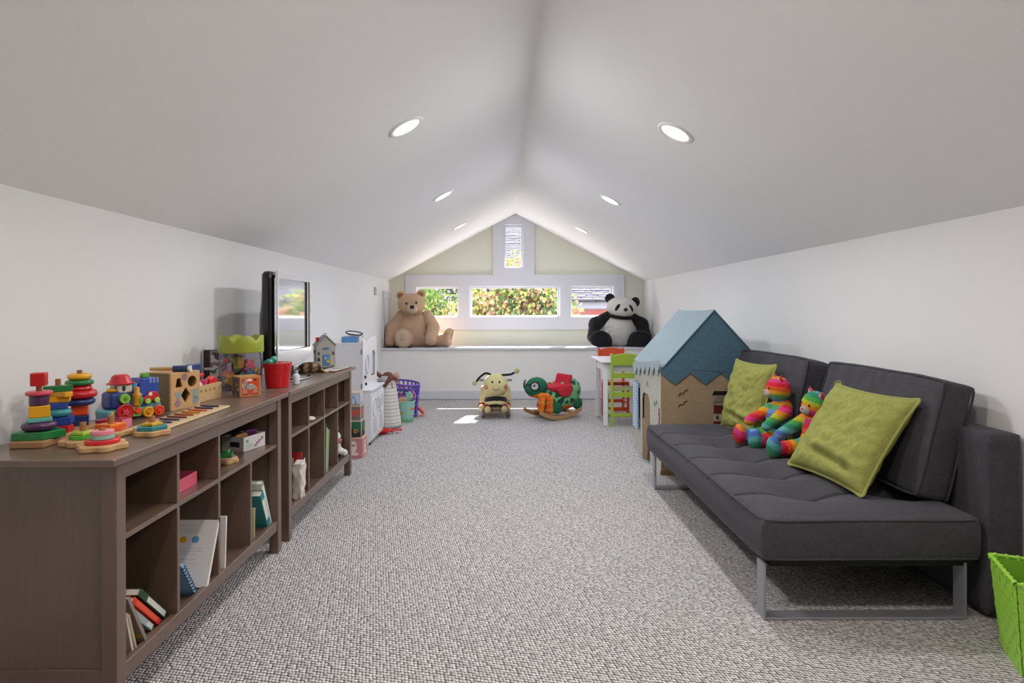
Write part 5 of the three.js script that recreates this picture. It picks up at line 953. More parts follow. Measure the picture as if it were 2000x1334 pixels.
// ---------------------------------------------------------------- the two big plush bears on the window seat
const SEAT = 0.639;
{
  const t = thing('teddy_bear', 'huge tan plush teddy bear slumped in the left corner', 'soft toy', -1.108, SEAT, 7.69);
  const B = C(0xc9a88c);
  const head = [-0.068, 0.545, 0.03];
  const prims = [
    lump([-0.058, 0.20, -0.04], [0.225, 0.215, 0.185], B, { k: 0.03 }), lump([-0.04, 0.36, -0.06], [0.20, 0.10, 0.13], B, { k: 0.09 }),
    bone([-0.2, 0.395, -0.03], [-0.315, 0.22, 0.03], 0.078, 0.078, B, { k: 0.010 }), bone([-0.315, 0.22, 0.03], [-0.32, 0.075, 0.10], 0.078, 0.074, B, { k: 0.05 }),
    bone([0.13, 0.39, -0.01], [0.215, 0.25, 0.08], 0.076, 0.076, B, { k: 0.010 }), bone([0.215, 0.25, 0.08], [0.19, 0.095, 0.17], 0.076, 0.072, B, { k: 0.012 }),
    bone([-0.10, 0.10, 0.0], [-0.14, 0.11, 0.18], 0.10, 0.092, B, { k: 0.02 }), lump([-0.14, 0.122, 0.215], [0.116, 0.124, 0.062], B, { k: 0.03 }),
    bone([0.08, 0.095, -0.02], [0.36, 0.085, 0.06], 0.10, 0.078, B, { k: 0.03 }), lump([0.40, 0.125, 0.075], [0.07, 0.118, 0.088], B, { k: 0.04, m: turned(0, 0, -14) }),
    lump(head, [0.176, 0.136, 0.15], B, { k: 0.012 }), lump([head[0] + 0.012, head[1] - 0.05, head[2] + 0.05], [0.14, 0.088, 0.12], B, { k: 0.04 }),
    lump([head[0] - 0.135, head[1] + 0.108, head[2] - 0.01], [0.06, 0.06, 0.03], B, { k: 0.02 }), lump([head[0] + 0.12, head[1] + 0.122, head[2] - 0.01], [0.062, 0.06, 0.03], B, { k: 0.02 }),
  ];
  part('body', plush(prims, 0.03, [-0.42, -0.014, -0.26], [0.50, 0.75, 0.32], 0.0085, 0.0045, 42), fur(0xffffff, { vertexColors: true, sheenColor: new THREE.Color(0xd8b48c) }), t);
  const pale = fur(0xdcc4ac), brown = mat(0x1c1210, 0.3);
  part('muzzle', mv(ell(0.07, 0.06, 0.07), head[0] + 0.032, head[1] - 0.066, head[2] + 0.142), pale, t, 'pale muzzle');
  part('nose', mv(ell(0.030, 0.028, 0.02), head[0] + 0.038, head[1] - 0.042, head[2] + 0.200), brown, t);
  part('eye', mv(ball(0.015, 16, 12), head[0] - 0.040, head[1] + 0.004, head[2] + 0.156), brown, t); part('eye', mv(ball(0.015, 16, 12), head[0] + 0.080, head[1] + 0.014, head[2] + 0.142), brown, t);
  part('foot_pad', mv(ell(0.092, 0.10, 0.02), -0.14, 0.124, 0.262), pale, t, 'pale sole facing the room');
  part('foot_pad', mv(ell(0.02, 0.09, 0.066), 0.455, 0.135, 0.085, 0, 0, -14), pale, t, 'pale sole turned to the right');
  for (const [x, y, a] of [[-0.165, 0.15, 12], [-0.13, 0.145, -8], [-0.15, 0.105, 84]]) part('sole_stitch', mv(rbox(0.006, 0.05, 0.008, 0.002), x, y, 0.279, 0, 0, a), fur(0xb07c5a), t);
  for (const s of [0, 1]) part('inner_ear', mv(ell(0.036, 0.036, 0.012), head[0] + (s ? 0.12 : -0.135), head[1] + (s ? 0.118 : 0.104), head[2] + 0.014), fur(0xa4764e), t);
  single('floor_mat', mv(rbox(0.34, 0.006, 0.30, 0.003), 0, 0.003, 0), cloth(0x17171a, 0.1), 'black mat under the tan teddy bear', 'mat', -1.335, SEAT, 7.66);
}
{
  const t = thing('panda', 'big black and white plush panda on the right of the window seat', 'soft toy', 1.442, SEAT, 7.70);
  const Wt = C(0xd6d5cf), K = C(0x17171b);
  const head = [0.045, 0.497, 0.03];
  const prims = [
    lump([0.012, 0.19, -0.01], [0.215, 0.20, 0.175], Wt, { k: 0.03 }), lump([0.02, 0.345, -0.04], [0.175, 0.085, 0.13], K, { k: 0.06, over: -0.012 }),
    bone([-0.12, 0.37, -0.03], [-0.285, 0.285, 0.03], 0.075, 0.075, K, { k: 0.02 }), bone([-0.285, 0.285, 0.03], [-0.335, 0.12, 0.10], 0.075, 0.07, K, { k: 0.05 }),
    bone([0.19, 0.355, -0.03], [0.30, 0.28, 0.03], 0.075, 0.075, K, { k: 0.02 }), bone([0.30, 0.28, 0.03], [0.338, 0.13, 0.10], 0.075, 0.07, K, { k: 0.05 }),
    bone([-0.12, 0.09, 0.0], [-0.25, 0.098, 0.17], 0.09, 0.09, K, { k: 0.02 }), lump([-0.262, 0.105, 0.20], [0.132, 0.104, 0.065], K, { k: 0.02 }),
    bone([0.14, 0.09, 0.0], [0.24, 0.098, 0.17], 0.09, 0.09, K, { k: 0.02 }), lump([0.246, 0.105, 0.20], [0.138, 0.104, 0.065], K, { k: 0.02 }),
    lump(head, [0.19, 0.128, 0.15], Wt, { k: 0.012, m: turned(0, 0, -5) }), lump([head[0] + 0.01, head[1] - 0.045, head[2] + 0.05], [0.13, 0.08, 0.12], Wt, { k: 0.04 }),
    lump([head[0] - 0.145, head[1] + 0.112, head[2] - 0.01], [0.064, 0.062, 0.03], K, { k: 0.014 }), lump([head[0] + 0.178, head[1] + 0.064, head[2] - 0.01], [0.058, 0.064, 0.03], K, { k: 0.014 }),
  ];
  part('body', plush(prims, 0.03, [-0.46, -0.014, -0.26], [0.46, 0.70, 0.31], 0.0085, 0.0045, 42), fur(0xffffff, { vertexColors: true, sheen: 0.25 }), t);
  const blk = fur(0x141417), wt = fur(0xdedcd6);
  part('muzzle', mv(ell(0.085, 0.066, 0.06), head[0] + 0.012, head[1] - 0.05, head[2] + 0.142), wt, t, 'white muzzle');
  part('nose', mv(ell(0.026, 0.023, 0.018), head[0] + 0.014, head[1] - 0.032, head[2] + 0.198), mat(0x1e1c1e, 0.4), t);
  part('eye_patch', mv(ell(0.021, 0.05, 0.02), head[0] - 0.075, head[1] - 0.004, head[2] + 0.136, 0, -14, -34), blk, t); part('eye_patch', mv(ell(0.021, 0.05, 0.02), head[0] + 0.095, head[1] - 0.016, head[2] + 0.130, 0, 18, 26), blk, t);
  for (const [x, y] of [[head[0] - 0.080, head[1] - 0.014], [head[0] + 0.103, head[1] - 0.026]]) part('eye', mv(ball(0.010, 14, 10), x, y, head[2] + 0.152), plastic(0x050506, 0.1), t);
  part('foot_seam', tube([[-0.385, 0.10, 0.235], [-0.33, 0.18, 0.25], [-0.25, 0.205, 0.255], [-0.18, 0.17, 0.25], [-0.145, 0.10, 0.235]], 0.006, 30, 6), fur(0x3a3a40), t);
  part('foot_seam', tube([[0.125, 0.10, 0.235], [0.17, 0.18, 0.25], [0.25, 0.205, 0.255], [0.33, 0.17, 0.25], [0.37, 0.10, 0.235]], 0.006, 30, 6), fur(0x3a3a40), t);
  part('chest_band', tube([[-0.12, 0.392, 0.06], [-0.02, 0.368, 0.125], [0.10, 0.358, 0.12], [0.20, 0.366, 0.05]], 0.02, 30, 8), blk, t, 'black band under the chin');
}
// ---------------------------------------------------------------- rocking toys on the carpet
function rocker(t, len, z, hgt, m, thick = 0.022) {             // a curved board standing on the floor, along local x
  const s = new THREE.Shape(), R = (len * len / 4 + hgt * hgt) / (2 * hgt), n = 20, lo = [], hi = [];
  for (let i = 0; i <= n; i++) { const x = -len / 2 + len * i / n, y = R - Math.sqrt(R * R - x * x); lo.push([x, y]); hi.unshift([x, y + 0.048 * (1 - 0.25 * Math.abs(x / (len / 2)))]); }
  return part('rocker', mv(extr(shapeOf([...lo, ...hi]), thick, 0.003, 2), 0, 0.0005, z - thick / 2), m, t);
}
{ // bee, seen from the front; local x is along its length, its face towards +x
  const t = thing('rocking_bee', 'cream plush rocking bee with black stripes and bent feelers', 'rocking toy', -0.095, 0, 6.36, -88);
  const wd = wood(0x8a6a62, 0.45, 0.3), cream = fur(0xd9cf9a), dark = fur(0x1f1819), red = fur(0xb3242e);
  for (const z of [-0.135, 0.135]) rocker(t, 0.50, z, 0.045, wd);
  for (const x of [0.20, -0.14]) part('cross_board', mv(rbox(0.07, 0.018, 0.292, 0.003), x, 0.074, 0), wd, t);
  const Cr = C(0xd6cc98), Kd = C(0x1d1718);
  const hump = (x, y, z) => { const v = y + 0.9 * z * z * 2; return x > 0.02 && ((v > 0.118 && v < 0.152) || (v > 0.186 && v < 0.230)) && y < 0.25 ? Kd : Cr; };
  part('body', plush([lump([0.12, 0.165, 0], [0.115, 0.10, 0.118], hump), lump([-0.04, 0.19, 0], [0.16, 0.11, 0.13], Cr), lump([-0.17, 0.27, 0], [0.06, 0.15, 0.14], Cr, { k: 0.06 }), bone([-0.06, 0.27, 0.12], [0.0, 0.16, 0.13], 0.04, 0.04, Cr), bone([-0.06, 0.27, -0.12], [0.0, 0.16, -0.13], 0.04, 0.04, Cr)], 0.03, [-0.28, 0.04, -0.22], [0.27, 0.46, 0.22], 0.006, 0.002, 60), fur(0xffffff, { vertexColors: true }), t);
  part('head', mv(plush([lump([0, 0, 0], [0.105, 0.108, 0.116]), lump([0.02, -0.03, 0], [0.1, 0.088, 0.126])], 0.03, [-0.15, -0.14, -0.15], [0.15, 0.14, 0.15], 0.006, 0.0015, 60), 0.13, 0.344, 0), cream, t);
  for (const s of [-1, 1]) {
    part('eye', mv(ell(0.006, 0.016, 0.010, 14, 10), 0.2315, 0.374, s * 0.036), plastic(0x120e10, 0.2), t);
    part('cheek', mv(ell(0.010, 0.025, 0.024, 16, 12), 0.2095, 0.322, s * 0.098, 0, -s * 46, 0), fur(0xd88a68), t);
    part('hand_grip', mv(cyl(0.011, 0.011, 0.05, 16), 0.05, 0.375, s * 0.145, 90, 0, 0), wood(0x8f8478, 0.5, 0.1), t);
    for (const [x, y, z] of [[0.09, 0.095, 0.115], [0.17, 0.088, 0.085]]) {
      part('foot', mv(ell(0.045, 0.036, 0.034), x + 0.052, y + 0.008, s * z + (s > 0 && x < 0.1 ? 0.03 : 0)), cream, t); part('foot_cuff', mv(torus(0.026, 0.013, 10, 24), x + 0.022, y + 0.022, s * z + (s > 0 && x < 0.1 ? 0.03 : 0), 0, 90, 24), red, t, 'red cuff');
    }
  }
  part('smile', tube([[0.240, 0.332, -0.044], [0.2475, 0.304, -0.026], [0.250, 0.292, 0], [0.2475, 0.304, 0.026], [0.240, 0.332, 0.044]], 0.003, 30, 6), mat(0x4a3a20, 0.9), t);
  // feelers: +z is the left of the picture (the bee faces us)
  part('feeler', tube([[0.12, 0.44, 0.05], [0.13, 0.455, 0.10], [0.14, 0.42, 0.16], [0.15, 0.372, 0.20]], 0.011, 24, 8), dark, t); part('feeler_tip', mv(ball(0.026), 0.152, 0.355, 0.217), cream, t);
  part('feeler', tube([[0.12, 0.435, -0.06], [0.13, 0.438, -0.11], [0.14, 0.445, -0.16], [0.15, 0.462, -0.19]], 0.011, 24, 8), dark, t); part('feeler_tip', mv(ball(0.027), 0.155, 0.48, -0.215), cream, t);
}
{ // turtle; its head is at local -x
  const t = thing('rocking_turtle', 'green plush rocking turtle with round glasses and an orange scarf', 'rocking toy', 0.494, 0, 6.20, 32);
  const wd = wood(0xc4966a, 0.5, 0.3), dg = fur(0x1c6a4c), org = fur(0xd9601c), red = fur(0xc8283c);
  for (const z of [-0.14, 0.14]) rocker(t, 0.52, z, 0.075, wd);
  for (const x of [-0.10, 0.12]) part('cross_board', mv(rbox(0.06, 0.016, 0.30, 0.003), x, 0.062 + 0.006, 0), wd, t);
  const G1 = C(0x7fbf86), G2 = C(0x18503a), pts = [], R = rng(31);
  for (let i = 0; i < 90; i++) { const a = R() * 6.283, b = R() * 2 - 1; pts.push(V(0.08 + 0.24 * Math.cos(a) * Math.sqrt(1 - b * b), 0.24 + 0.2 * b, 0.17 * Math.sin(a) * Math.sqrt(1 - b * b))); }
  const spots = (x, y, z) => { const p = V(x, y, z); let a = 9, b = 9; for (const q of pts) { const e = q.distanceTo(p); if (e < a) { b = a; a = e; } else if (e < b) b = e; } return b - a > 0.021 && y > 0.155 ? G2 : G1; };
  const O = C(0xd9601c);
  part('body', plush([lump([0.07, 0.20, 0], [0.23, 0.095, 0.155], spots), lump([0.21, 0.285, 0], [0.105, 0.12, 0.145], spots, { k: 0.06 }), lump([-0.02, 0.235, 0], [0.12, 0.06, 0.13], spots), lump([0.06, 0.135, 0], [0.19, 0.065, 0.13], O, { over: -0.004 })], 0.03, [-0.24, 0.05, -0.21], [0.36, 0.45, 0.21], 0.006, 0.0018, 60), fur(0xffffff, { vertexColors: true }), t);
  // red seat let into the shell
  part('seat_pad', mv(softBox(0.22, 0.06, 0.27, 0.026, [10, 6, 12], (p) => { p.y += 1.2 * p.z * p.z + (p.x > 0 ? 1.4 * p.x * p.x : 0); }), 0.045, 0.298, 0, 0, 0, 4), red, t, 'red seat');
  part('seat_back', mv(softBox(0.045, 0.17, 0.235, 0.02, [6, 10, 12], (p) => { p.x -= 1.6 * p.z * p.z; }), 0.150, 0.355, 0, 0, 0, -18), red, t, 'red seat back');
  for (const s of [-1, 1]) part('seat_flap', mv(softBox(0.19, 0.10, 0.026, 0.012, [10, 8, 3], (p) => { if (p.y < 0) p.x *= 1 + p.y * 12; }), 0.055, 0.283, s * 0.150, -s * 12, 0, 14), red, t);
  part('head', mv(plush([lump([0, 0, 0], [0.112, 0.094, 0.105]), lump([-0.03, -0.025, 0], [0.095, 0.07, 0.10])], 0.03, [-0.15, -0.12, -0.14], [0.14, 0.12, 0.14], 0.006, 0.0015, 60), -0.20, 0.335, 0), dg, t);
  for (const s of [-1, 1]) {
    const e = new THREE.Group(); e.name = 'eye'; e.position.set(-0.278, 0.350, s * 0.080); e.rotation.y = -90 * D2R + s * 52 * D2R; t.add(e);
    part('eyeball', mv(ell(0.040, 0.042, 0.012), 0, 0, 0), fur(0xe2e0e0), e); part('pupil', mv(ell(0.012, 0.010, 0.004), s * -0.004, 0.008, 0.011), black, e); part('spectacle_rim', mv(torus(0.043, 0.007, 10, 36), 0, 0, 0.006), black, e);
    part('cheek', mv(ell(0.018, 0.018, 0.005), -0.208, 0.322, s * 0.103), fur(0xc8202a), t);
    part('leg', mv(plush([lump([0, 0, 0], [0.068, 0.062, 0.05])], 0.02, [-0.09, -0.08, -0.07], [0.09, 0.08, 0.07], 0.006, 0.0015, 60), -0.04, 0.122, s * 0.118), dg, t);
    part('leg', mv(plush([lump([0, 0, 0], [0.055, 0.062, 0.048])], 0.02, [-0.09, -0.08, -0.07], [0.09, 0.08, 0.07], 0.006, 0.0015, 60), 0.235, 0.142, s * 0.108), dg, t);
    part('hand_grip', mv(cyl(0.010, 0.010, 0.07, 14), -0.095, 0.372, s * 0.095, 90, 0, 0), wood(0xb8946c, 0.5, 0.1), t);
  }
  part('spectacle_bridge', tube([[-0.300, 0.365, 0.045], [-0.318, 0.362, 0], [-0.300, 0.365, -0.045]], 0.006, 20, 8), black, t);
  const tart = print(64, 64, (c) => { c.fillStyle = '#e2621c'; c.fillRect(0, 0, 64, 64); c.fillStyle = 'rgba(232,160,60,0.55)'; c.fillRect(0, 0, 22, 64); c.fillRect(0, 34, 64, 18); });
  const sm = new THREE.MeshStandardMaterial({ map: scaled(tart, 0.075), roughness: 1, bumpMap: scaled(weaveBump, 0.1), bumpScale: 0.001 });
  const sc = torus(0.085, 0.032, 12, 40); sc.rotateX(Math.PI / 2); sc.scale(1, 1.1, 1.15); part('scarf_loop', mv(boxUVsmooth(sc), -0.165, 0.243, 0, 0, 0, -16), sm, t);
  part('scarf_tail', mv(softBox(0.075, 0.165, 0.016, 0.007, [6, 14, 3], (p) => { p.z += 0.008 * Math.sin(p.y * 26); }), -0.135, 0.162, 0.135, 8, -22, 6), sm, t); part('scarf_tail', mv(softBox(0.07, 0.16, 0.016, 0.007, [6, 14, 3], (p) => { p.z += 0.008 * Math.sin(p.y * 24 + 1); }), -0.212, 0.165, 0.098, 6, -50, -4), sm, t);
}
// ---------------------------------------------------------------- play kitchen
{
  const d0 = 4.93, d1 = 5.46, xf = -1.157, xb = -1.50, L = (d1 - d0) / 2, bx = xb - xf;
  const t = thing('play_kitchen', 'white toy kitchen with arched doors standing against the left wall', 'play kitchen', xf, 0, (d0 + d1) / 2);
  const m = plastic(0xe4e4e8, 0.4), g2 = plastic(0xc9cace, 0.4), dk = mat(0x38383c, 0.4, { metalness: 0.6 });
  for (const s of [-1, 1]) part('side_panel', box(bx, -0.012, 0.004, 0.832, s * L - (s > 0 ? 0.014 : 0), s * L + (s > 0 ? 0 : 0.014), 0.003), m, t);
  part('top_board', box(bx, 0.0, 0.832, 0.844, -L, L, 0.003), m, t);
  part('back_panel', box(bx, bx + 0.008, 0.004, 0.832, -L + 0.014, L - 0.014, 0.001), m, t);
  part('bottom_board', box(bx + 0.008, 0.02, 0.03, 0.044, -L + 0.014, L - 0.014, 0.002), m, t);
  const ft = new THREE.Shape(); ft.moveTo(-L, 0.46); ft.lineTo(L, 0.46); ft.lineTo(L, 0.86); ft.quadraticCurveTo(L * 0.8, 0.90, L * 0.3, 0.87); ft.quadraticCurveTo(0, 0.86, -L * 0.3, 0.87); ft.quadraticCurveTo(-L * 0.8, 0.90, -L, 0.86); ft.lineTo(-L, 0.46);
  const H = new THREE.Path(); H.moveTo(0.04, 0.54); H.lineTo(0.04, 0.72); H.quadraticCurveTo(0.13, 0.80, 0.22, 0.72); H.lineTo(0.22, 0.54); ft.holes.push(H);
  part('upper_front', mv(extr(ft, 0.016, 0.003), 0, 0, 0, 0, 90, 0).translate(-0.012, 0, 0), m, t);
  part('counter', box(-0.02, 0.075, 0.444, 0.46, -L - 0.006, L + 0.006, 0.004), m, t);
  part('oven_window', box(-0.03, -0.014, 0.545, 0.74, -0.215, -0.045, 0.003), g2, t);
  part('lower_front', box(0.045, 0.058, 0.03, 0.444, -L, L, 0.003), m, t);
  for (const s of [-1, 1]) part('lower_side', box(-0.012, 0.045, 0.004, 0.444, s * L - (s > 0 ? 0.012 : 0), s * L + (s > 0 ? 0 : 0.012), 0.002), m, t);
  for (const s of [-1, 1]) {
    const d = part('door', mv(rbox(0.010, 0.35, L - 0.02, 0.003), 0.0635, 0.235, s * L / 2), m, t);
    part('door_arch', mv(torus(0.075, 0.009, 8, 24).rotateY(Math.PI / 2).scale(0.6, 1, 1), 0.0685, 0.30, s * L / 2), g2, d);
    part('door_panel', mv(rbox(0.004, 0.12, 0.13, 0.002), 0.070, 0.15, s * L / 2), g2, d);
    part('handle', mv(tube([[0.068, 0.36, 0], [0.086, 0.352, 0], [0.086, 0.29, 0], [0.068, 0.282, 0]], 0.005, 20, 8), 0, 0, s * 0.035), g2, d);
  }
  part('round_dial', mv(torus(0.06, 0.009, 8, 28).rotateY(Math.PI / 2).scale(0.7, 1.25, 1), 0.008, 0.66, 0.13), g2, t);
  for (const [y, z] of [[0.56, 0.235], [0.50, 0.21]]) part('knob', mv(cyl(0.012, 0.012, 0.012, 18), 0.011, y, z - 0.02, 0, 0, 90), dk, t);
  for (const y of [0.77, 0.49, 0.30]) part('hinge', mv(rbox(0.006, 0.04, 0.006, 0.001), -0.010, y, L + 0.003), dk, t);
  for (const z of [-0.2, 0.2]) part('foot', mv(cyl(0.014, 0.012, 0.03, 14), 0.035, 0.015, z), black, t);
  single('box', mv(rbox(0.13, 0.048, 0.10, 0.006), 0, 0.024, 0), plastic(0x5d97d0, 0.5), 'light blue box on top of the toy kitchen', 'box', -1.285, 0.844, 5.04, 4);
  const h = thing('toy_plate', 'tilted white dish with a black rim on the light blue box', 'dish', -1.255, 0.892, 5.04, 0);
  const gg = lathe([[0, 0.004], [0.05, 0.004], [0.064, 0.016], [0.07, 0.018], [0.066, 0.012], [0.05, 0], [0, 0]], 40);
  h.rotation.set(8 * D2R, 0, -9 * D2R); h.position.y = 0.902;
  part('dish', gg, white, h); part('rim', mv(torus(0.068, 0.005, 8, 40).rotateX(Math.PI / 2), 0, 0.019, 0), black, h);
  part('cord', tube([[0.06, 0.018, 0.02], [0.09, 0.0, 0.03], [0.12, -0.02, 0.02]], 0.003, 16, 6), mat(0xb8bcc2, 0.5), h);
}
// ---------------------------------------------------------------- pile of picture cubes beside the far bookcase
{
  let y = 0;
  const pics = [
    ['largest picture cube at the foot of the tower, pink and cream print', 0.152, (c) => { c.fillStyle = '#c9808a'; c.fillRect(0, 0, 128, 128); c.fillStyle = '#e9ddd0'; c.beginPath(); c.ellipse(64, 56, 26, 42, 0.1, 0, 7); c.fill(); c.fillRect(30, 92, 70, 20); c.fillStyle = '#b05a68'; c.fillRect(50, 40, 30, 10); }],
    ['dark green picture cube with an orange dot, second in the tower', 0.126, (c) => { c.fillStyle = '#256a4a'; c.fillRect(0, 0, 128, 128); c.fillStyle = '#2c2a2a'; c.beginPath(); c.moveTo(0, 40); c.lineTo(128, 90); c.lineTo(128, 128); c.lineTo(0, 128); c.fill(); c.fillStyle = '#e08a2c'; c.beginPath(); c.arc(84, 78, 17, 0, 7); c.fill(); c.fillStyle = '#2c2a2a'; c.beginPath(); c.arc(84, 78, 8, 0, 7); c.fill(); }],
    ['grey and red picture cube, third in the tower', 0.112, (c) => { c.fillStyle = '#76706e'; c.fillRect(0, 0, 128, 128); c.strokeStyle = '#d24a34'; c.lineWidth = 12; for (let k = 0; k < 4; k++) { c.beginPath(); c.moveTo(16, 110 - k * 24); c.bezierCurveTo(50, 60 - k * 14, 60, 120 - k * 20, 110, 60 - k * 12); c.stroke(); } }],
    ['smallest pale blue picture cube topping the tower', 0.10, (c) => { c.fillStyle = '#c4d3e2'; c.fillRect(0, 0, 128, 128); c.fillStyle = '#7fa6d0'; c.beginPath(); c.moveTo(24, 112); c.lineTo(64, 18); c.lineTo(106, 112); c.fill(); c.fillStyle = '#e6ecf2'; c.fillRect(54, 60, 18, 52); c.fillStyle = '#9d9c98'; c.fillRect(0, 112, 128, 16); }],
  ];
  for (const [label, a, draw] of pics) {
    const t = thing('picture_cube', label, 'toy', -1.142, y, 4.53 + 0.152 / 2, 2);
    part('cube', mv(rbox(a, a, a, 0.003), 0, a / 2, 0), mat(0xcbb79c, 0.7), t);
    const pm = new THREE.MeshStandardMaterial({ map: print(128, 128, draw), roughness: 0.6 });
    part('front_print', mv(new THREE.PlaneGeometry(a - 0.01, a - 0.01), 0, a / 2, a / 2 + 0.0006), pm, t);
    part('side_print', mv(new THREE.PlaneGeometry(a - 0.01, a - 0.01), a / 2 + 0.0006, a / 2, 0, 0, 90, 0), pm, t);
    y += a;
  }
}
// ---------------------------------------------------------------- laundry bag with dolls, baskets, shovels
{
  const st = print(128, 128, (c) => { c.fillStyle = '#dedcd4'; c.fillRect(0, 0, 128, 128); c.fillStyle = '#a9a79e'; for (let k = 0; k < 4; k++) { c.fillRect(0, 10 + k * 32, 128, 7); c.fillStyle = k % 2 ? '#a9a79e' : '#c0beb5'; } });
  const t = thing('laundry_bag', 'white striped cloth bag slumped against the toy kitchen', 'bag', -1.10, 0, 5.74);
  const N = 64, prof = [[0.0, 0.002], [0.09, 0.002], [0.118, 0.012], [0.116, 0.05], [0.106, 0.12], [0.10, 0.22], [0.094, 0.32], [0.086, 0.40], [0.080, 0.455], [0.072, 0.45], [0.078, 0.39], [0.0, 0.38]];
  const g = lathe(prof, N), p = g.attributes.position;
  for (let i = 0; i < p.count; i++) { const x = p.getX(i), y = p.getY(i), z = p.getZ(i), a = Math.atan2(z, x), k = 1 + 0.07 * noise(Math.cos(a) * 2.5, y * 7, Math.sin(a) * 2.5) + 0.03 * noise(Math.cos(a) * 7, y * 14, Math.sin(a) * 7 + 3); p.setXYZ(i, x * k - 0.09 * y * y * 1.4, y + (y > 0.35 ? 0.02 * noise(a * 2, 4) : 0), z * k); }
  g.computeVertexNormals();
  const bm = cloth(0xffffff, 0.14, { map: scaled(st, 0.13) });
  part('bag_body', mv(boxUVsmooth(g), 0, 0, 0, 0, 0, 0), bm, t);
  part('drawstring', tube([[-0.10, 0.43, 0.05], [-0.03, 0.44, 0.08], [0.03, 0.43, 0.06], [0.05, 0.38, 0.07]], 0.004, 24, 6), mat(0x8a7a70, 0.8), t);
  const skinC = C(0x7a4a3a), blue = C(0x26305e), pale = C(0xb8b4b4);
  const doll = thing('rag_doll', 'brown-skinned soft doll flopped over the top of the striped bag', 'doll', -1.135, 0.44, 5.72);
  part('body', plush([lump([0.015, 0.01, 0.02], [0.06, 0.04, 0.05], pale), bone([-0.02, 0.03, 0.0], [-0.085, 0.085, 0.01], 0.022, 0.017, skinC), bone([-0.085, 0.085, 0.01], [-0.115, 0.135, 0.0], 0.017, 0.011, skinC), lump([0.03, 0.055, 0.0], [0.045, 0.03, 0.036], skinC), bone([0.05, 0.05, 0.02], [0.115, 0.02, 0.04], 0.018, 0.014, skinC), bone([0.06, 0.03, 0.05], [0.02, -0.035, 0.075], 0.02, 0.015, skinC), lump([-0.03, -0.025, 0.075], [0.04, 0.03, 0.022], blue)], 0.014, [-0.16, -0.09, -0.06], [0.16, 0.17, 0.12], 0.005, 0.001, 60), fur(0xffffff, { vertexColors: true, sheen: 0.1 }), doll);
  const d2 = thing('rag_doll', 'second small doll with a pale face behind the brown doll', 'doll', -1.075, 0.452, 5.76);
  part('body', plush([lump([0.04, 0.03, 0], [0.035, 0.032, 0.03], C(0xc8a493)), bone([0.0, 0.0, 0.0], [0.03, 0.02, 0], 0.024, 0.022, C(0x8a6a70)), bone([0.02, 0.0, 0.02], [0.075, -0.03, 0.03], 0.014, 0.011, C(0xb08878))], 0.012, [-0.06, -0.07, -0.06], [0.12, 0.09, 0.07], 0.005, 0.001, 60), fur(0xffffff, { vertexColors: true, sheen: 0.1 }), d2);
}
{ // purple basket with holes
  const t = thing('laundry_basket', 'purple plastic basket with square holes full of soft toys', 'basket', -1.045, 0, 6.27);
  const m = plastic(0x5a4ab8, 0.4), rx = 0.165, rz = 0.12, n = 44;
  const ring = (y, k, thick, dz = 0) => tube(Array.from({ length: n }, (_, i) => { const a = i / n * 6.2832; return [rx * k * Math.cos(a), y + dz * Math.sin(a) + 0.018 * Math.cos(a) * (y > 0.3 ? -1 : 0), rz * k * Math.sin(a)]; }), thick, 90, 8, true);
  part('rim', ring(0.355, 1.0, 0.011, -0.012), plastic(0x6a3fae, 0.35), t, 'darker violet rim');
  for (const [y, k] of [[0.30, 0.95], [0.22, 0.90], [0.13, 0.85], [0.03, 0.80]]) part('band', ring(y, k, 0.010), m, t);
  for (let i = 0; i < 22; i++) { const a = i / 22 * 6.2832, k0 = 0.79, k1 = 0.985; part('upright', tube([[rx * k0 * Math.cos(a), 0.02, rz * k0 * Math.sin(a)], [rx * (k0 + k1) / 2 * Math.cos(a), 0.19, rz * (k0 + k1) / 2 * Math.sin(a)], [rx * k1 * Math.cos(a), 0.35 - 0.012 * Math.sin(a) - 0.018 * Math.cos(a), rz * k1 * Math.sin(a)]], 0.009, 10, 6), m, t); }
  part('basket_floor', mv(cyl(1, 1, 0.008, 40).scale(rx * 0.79, 1, rz * 0.79), 0, 0.014, 0), m, t);
  for (const [label, x, y, d, c, r] of [['pale pink soft toy at the left inside the purple basket', -1.10, 0.30, 6.25, 0xd8b0a0, 0.055], ['cream soft toy at the right inside the purple basket', -1.005, 0.292, 6.26, 0xe2d2c0, 0.045], ['rose soft toy deep inside the purple basket', -1.05, 0.20, 6.28, 0xc88a94, 0.06]]) single('soft_toy', plush([lump([0, 0, 0], [r, r * 0.8, r]), lump([r * 0.8, r * 0.4, 0.01], [r * 0.5, r * 0.5, r * 0.5])], 0.02, [-r - 0.02, -r - 0.02, -r - 0.02], [r * 1.6, r * 1.4, r + 0.02], 0.006, 0.002, 60), fur(c), label, 'soft toy', x, y, d);
}
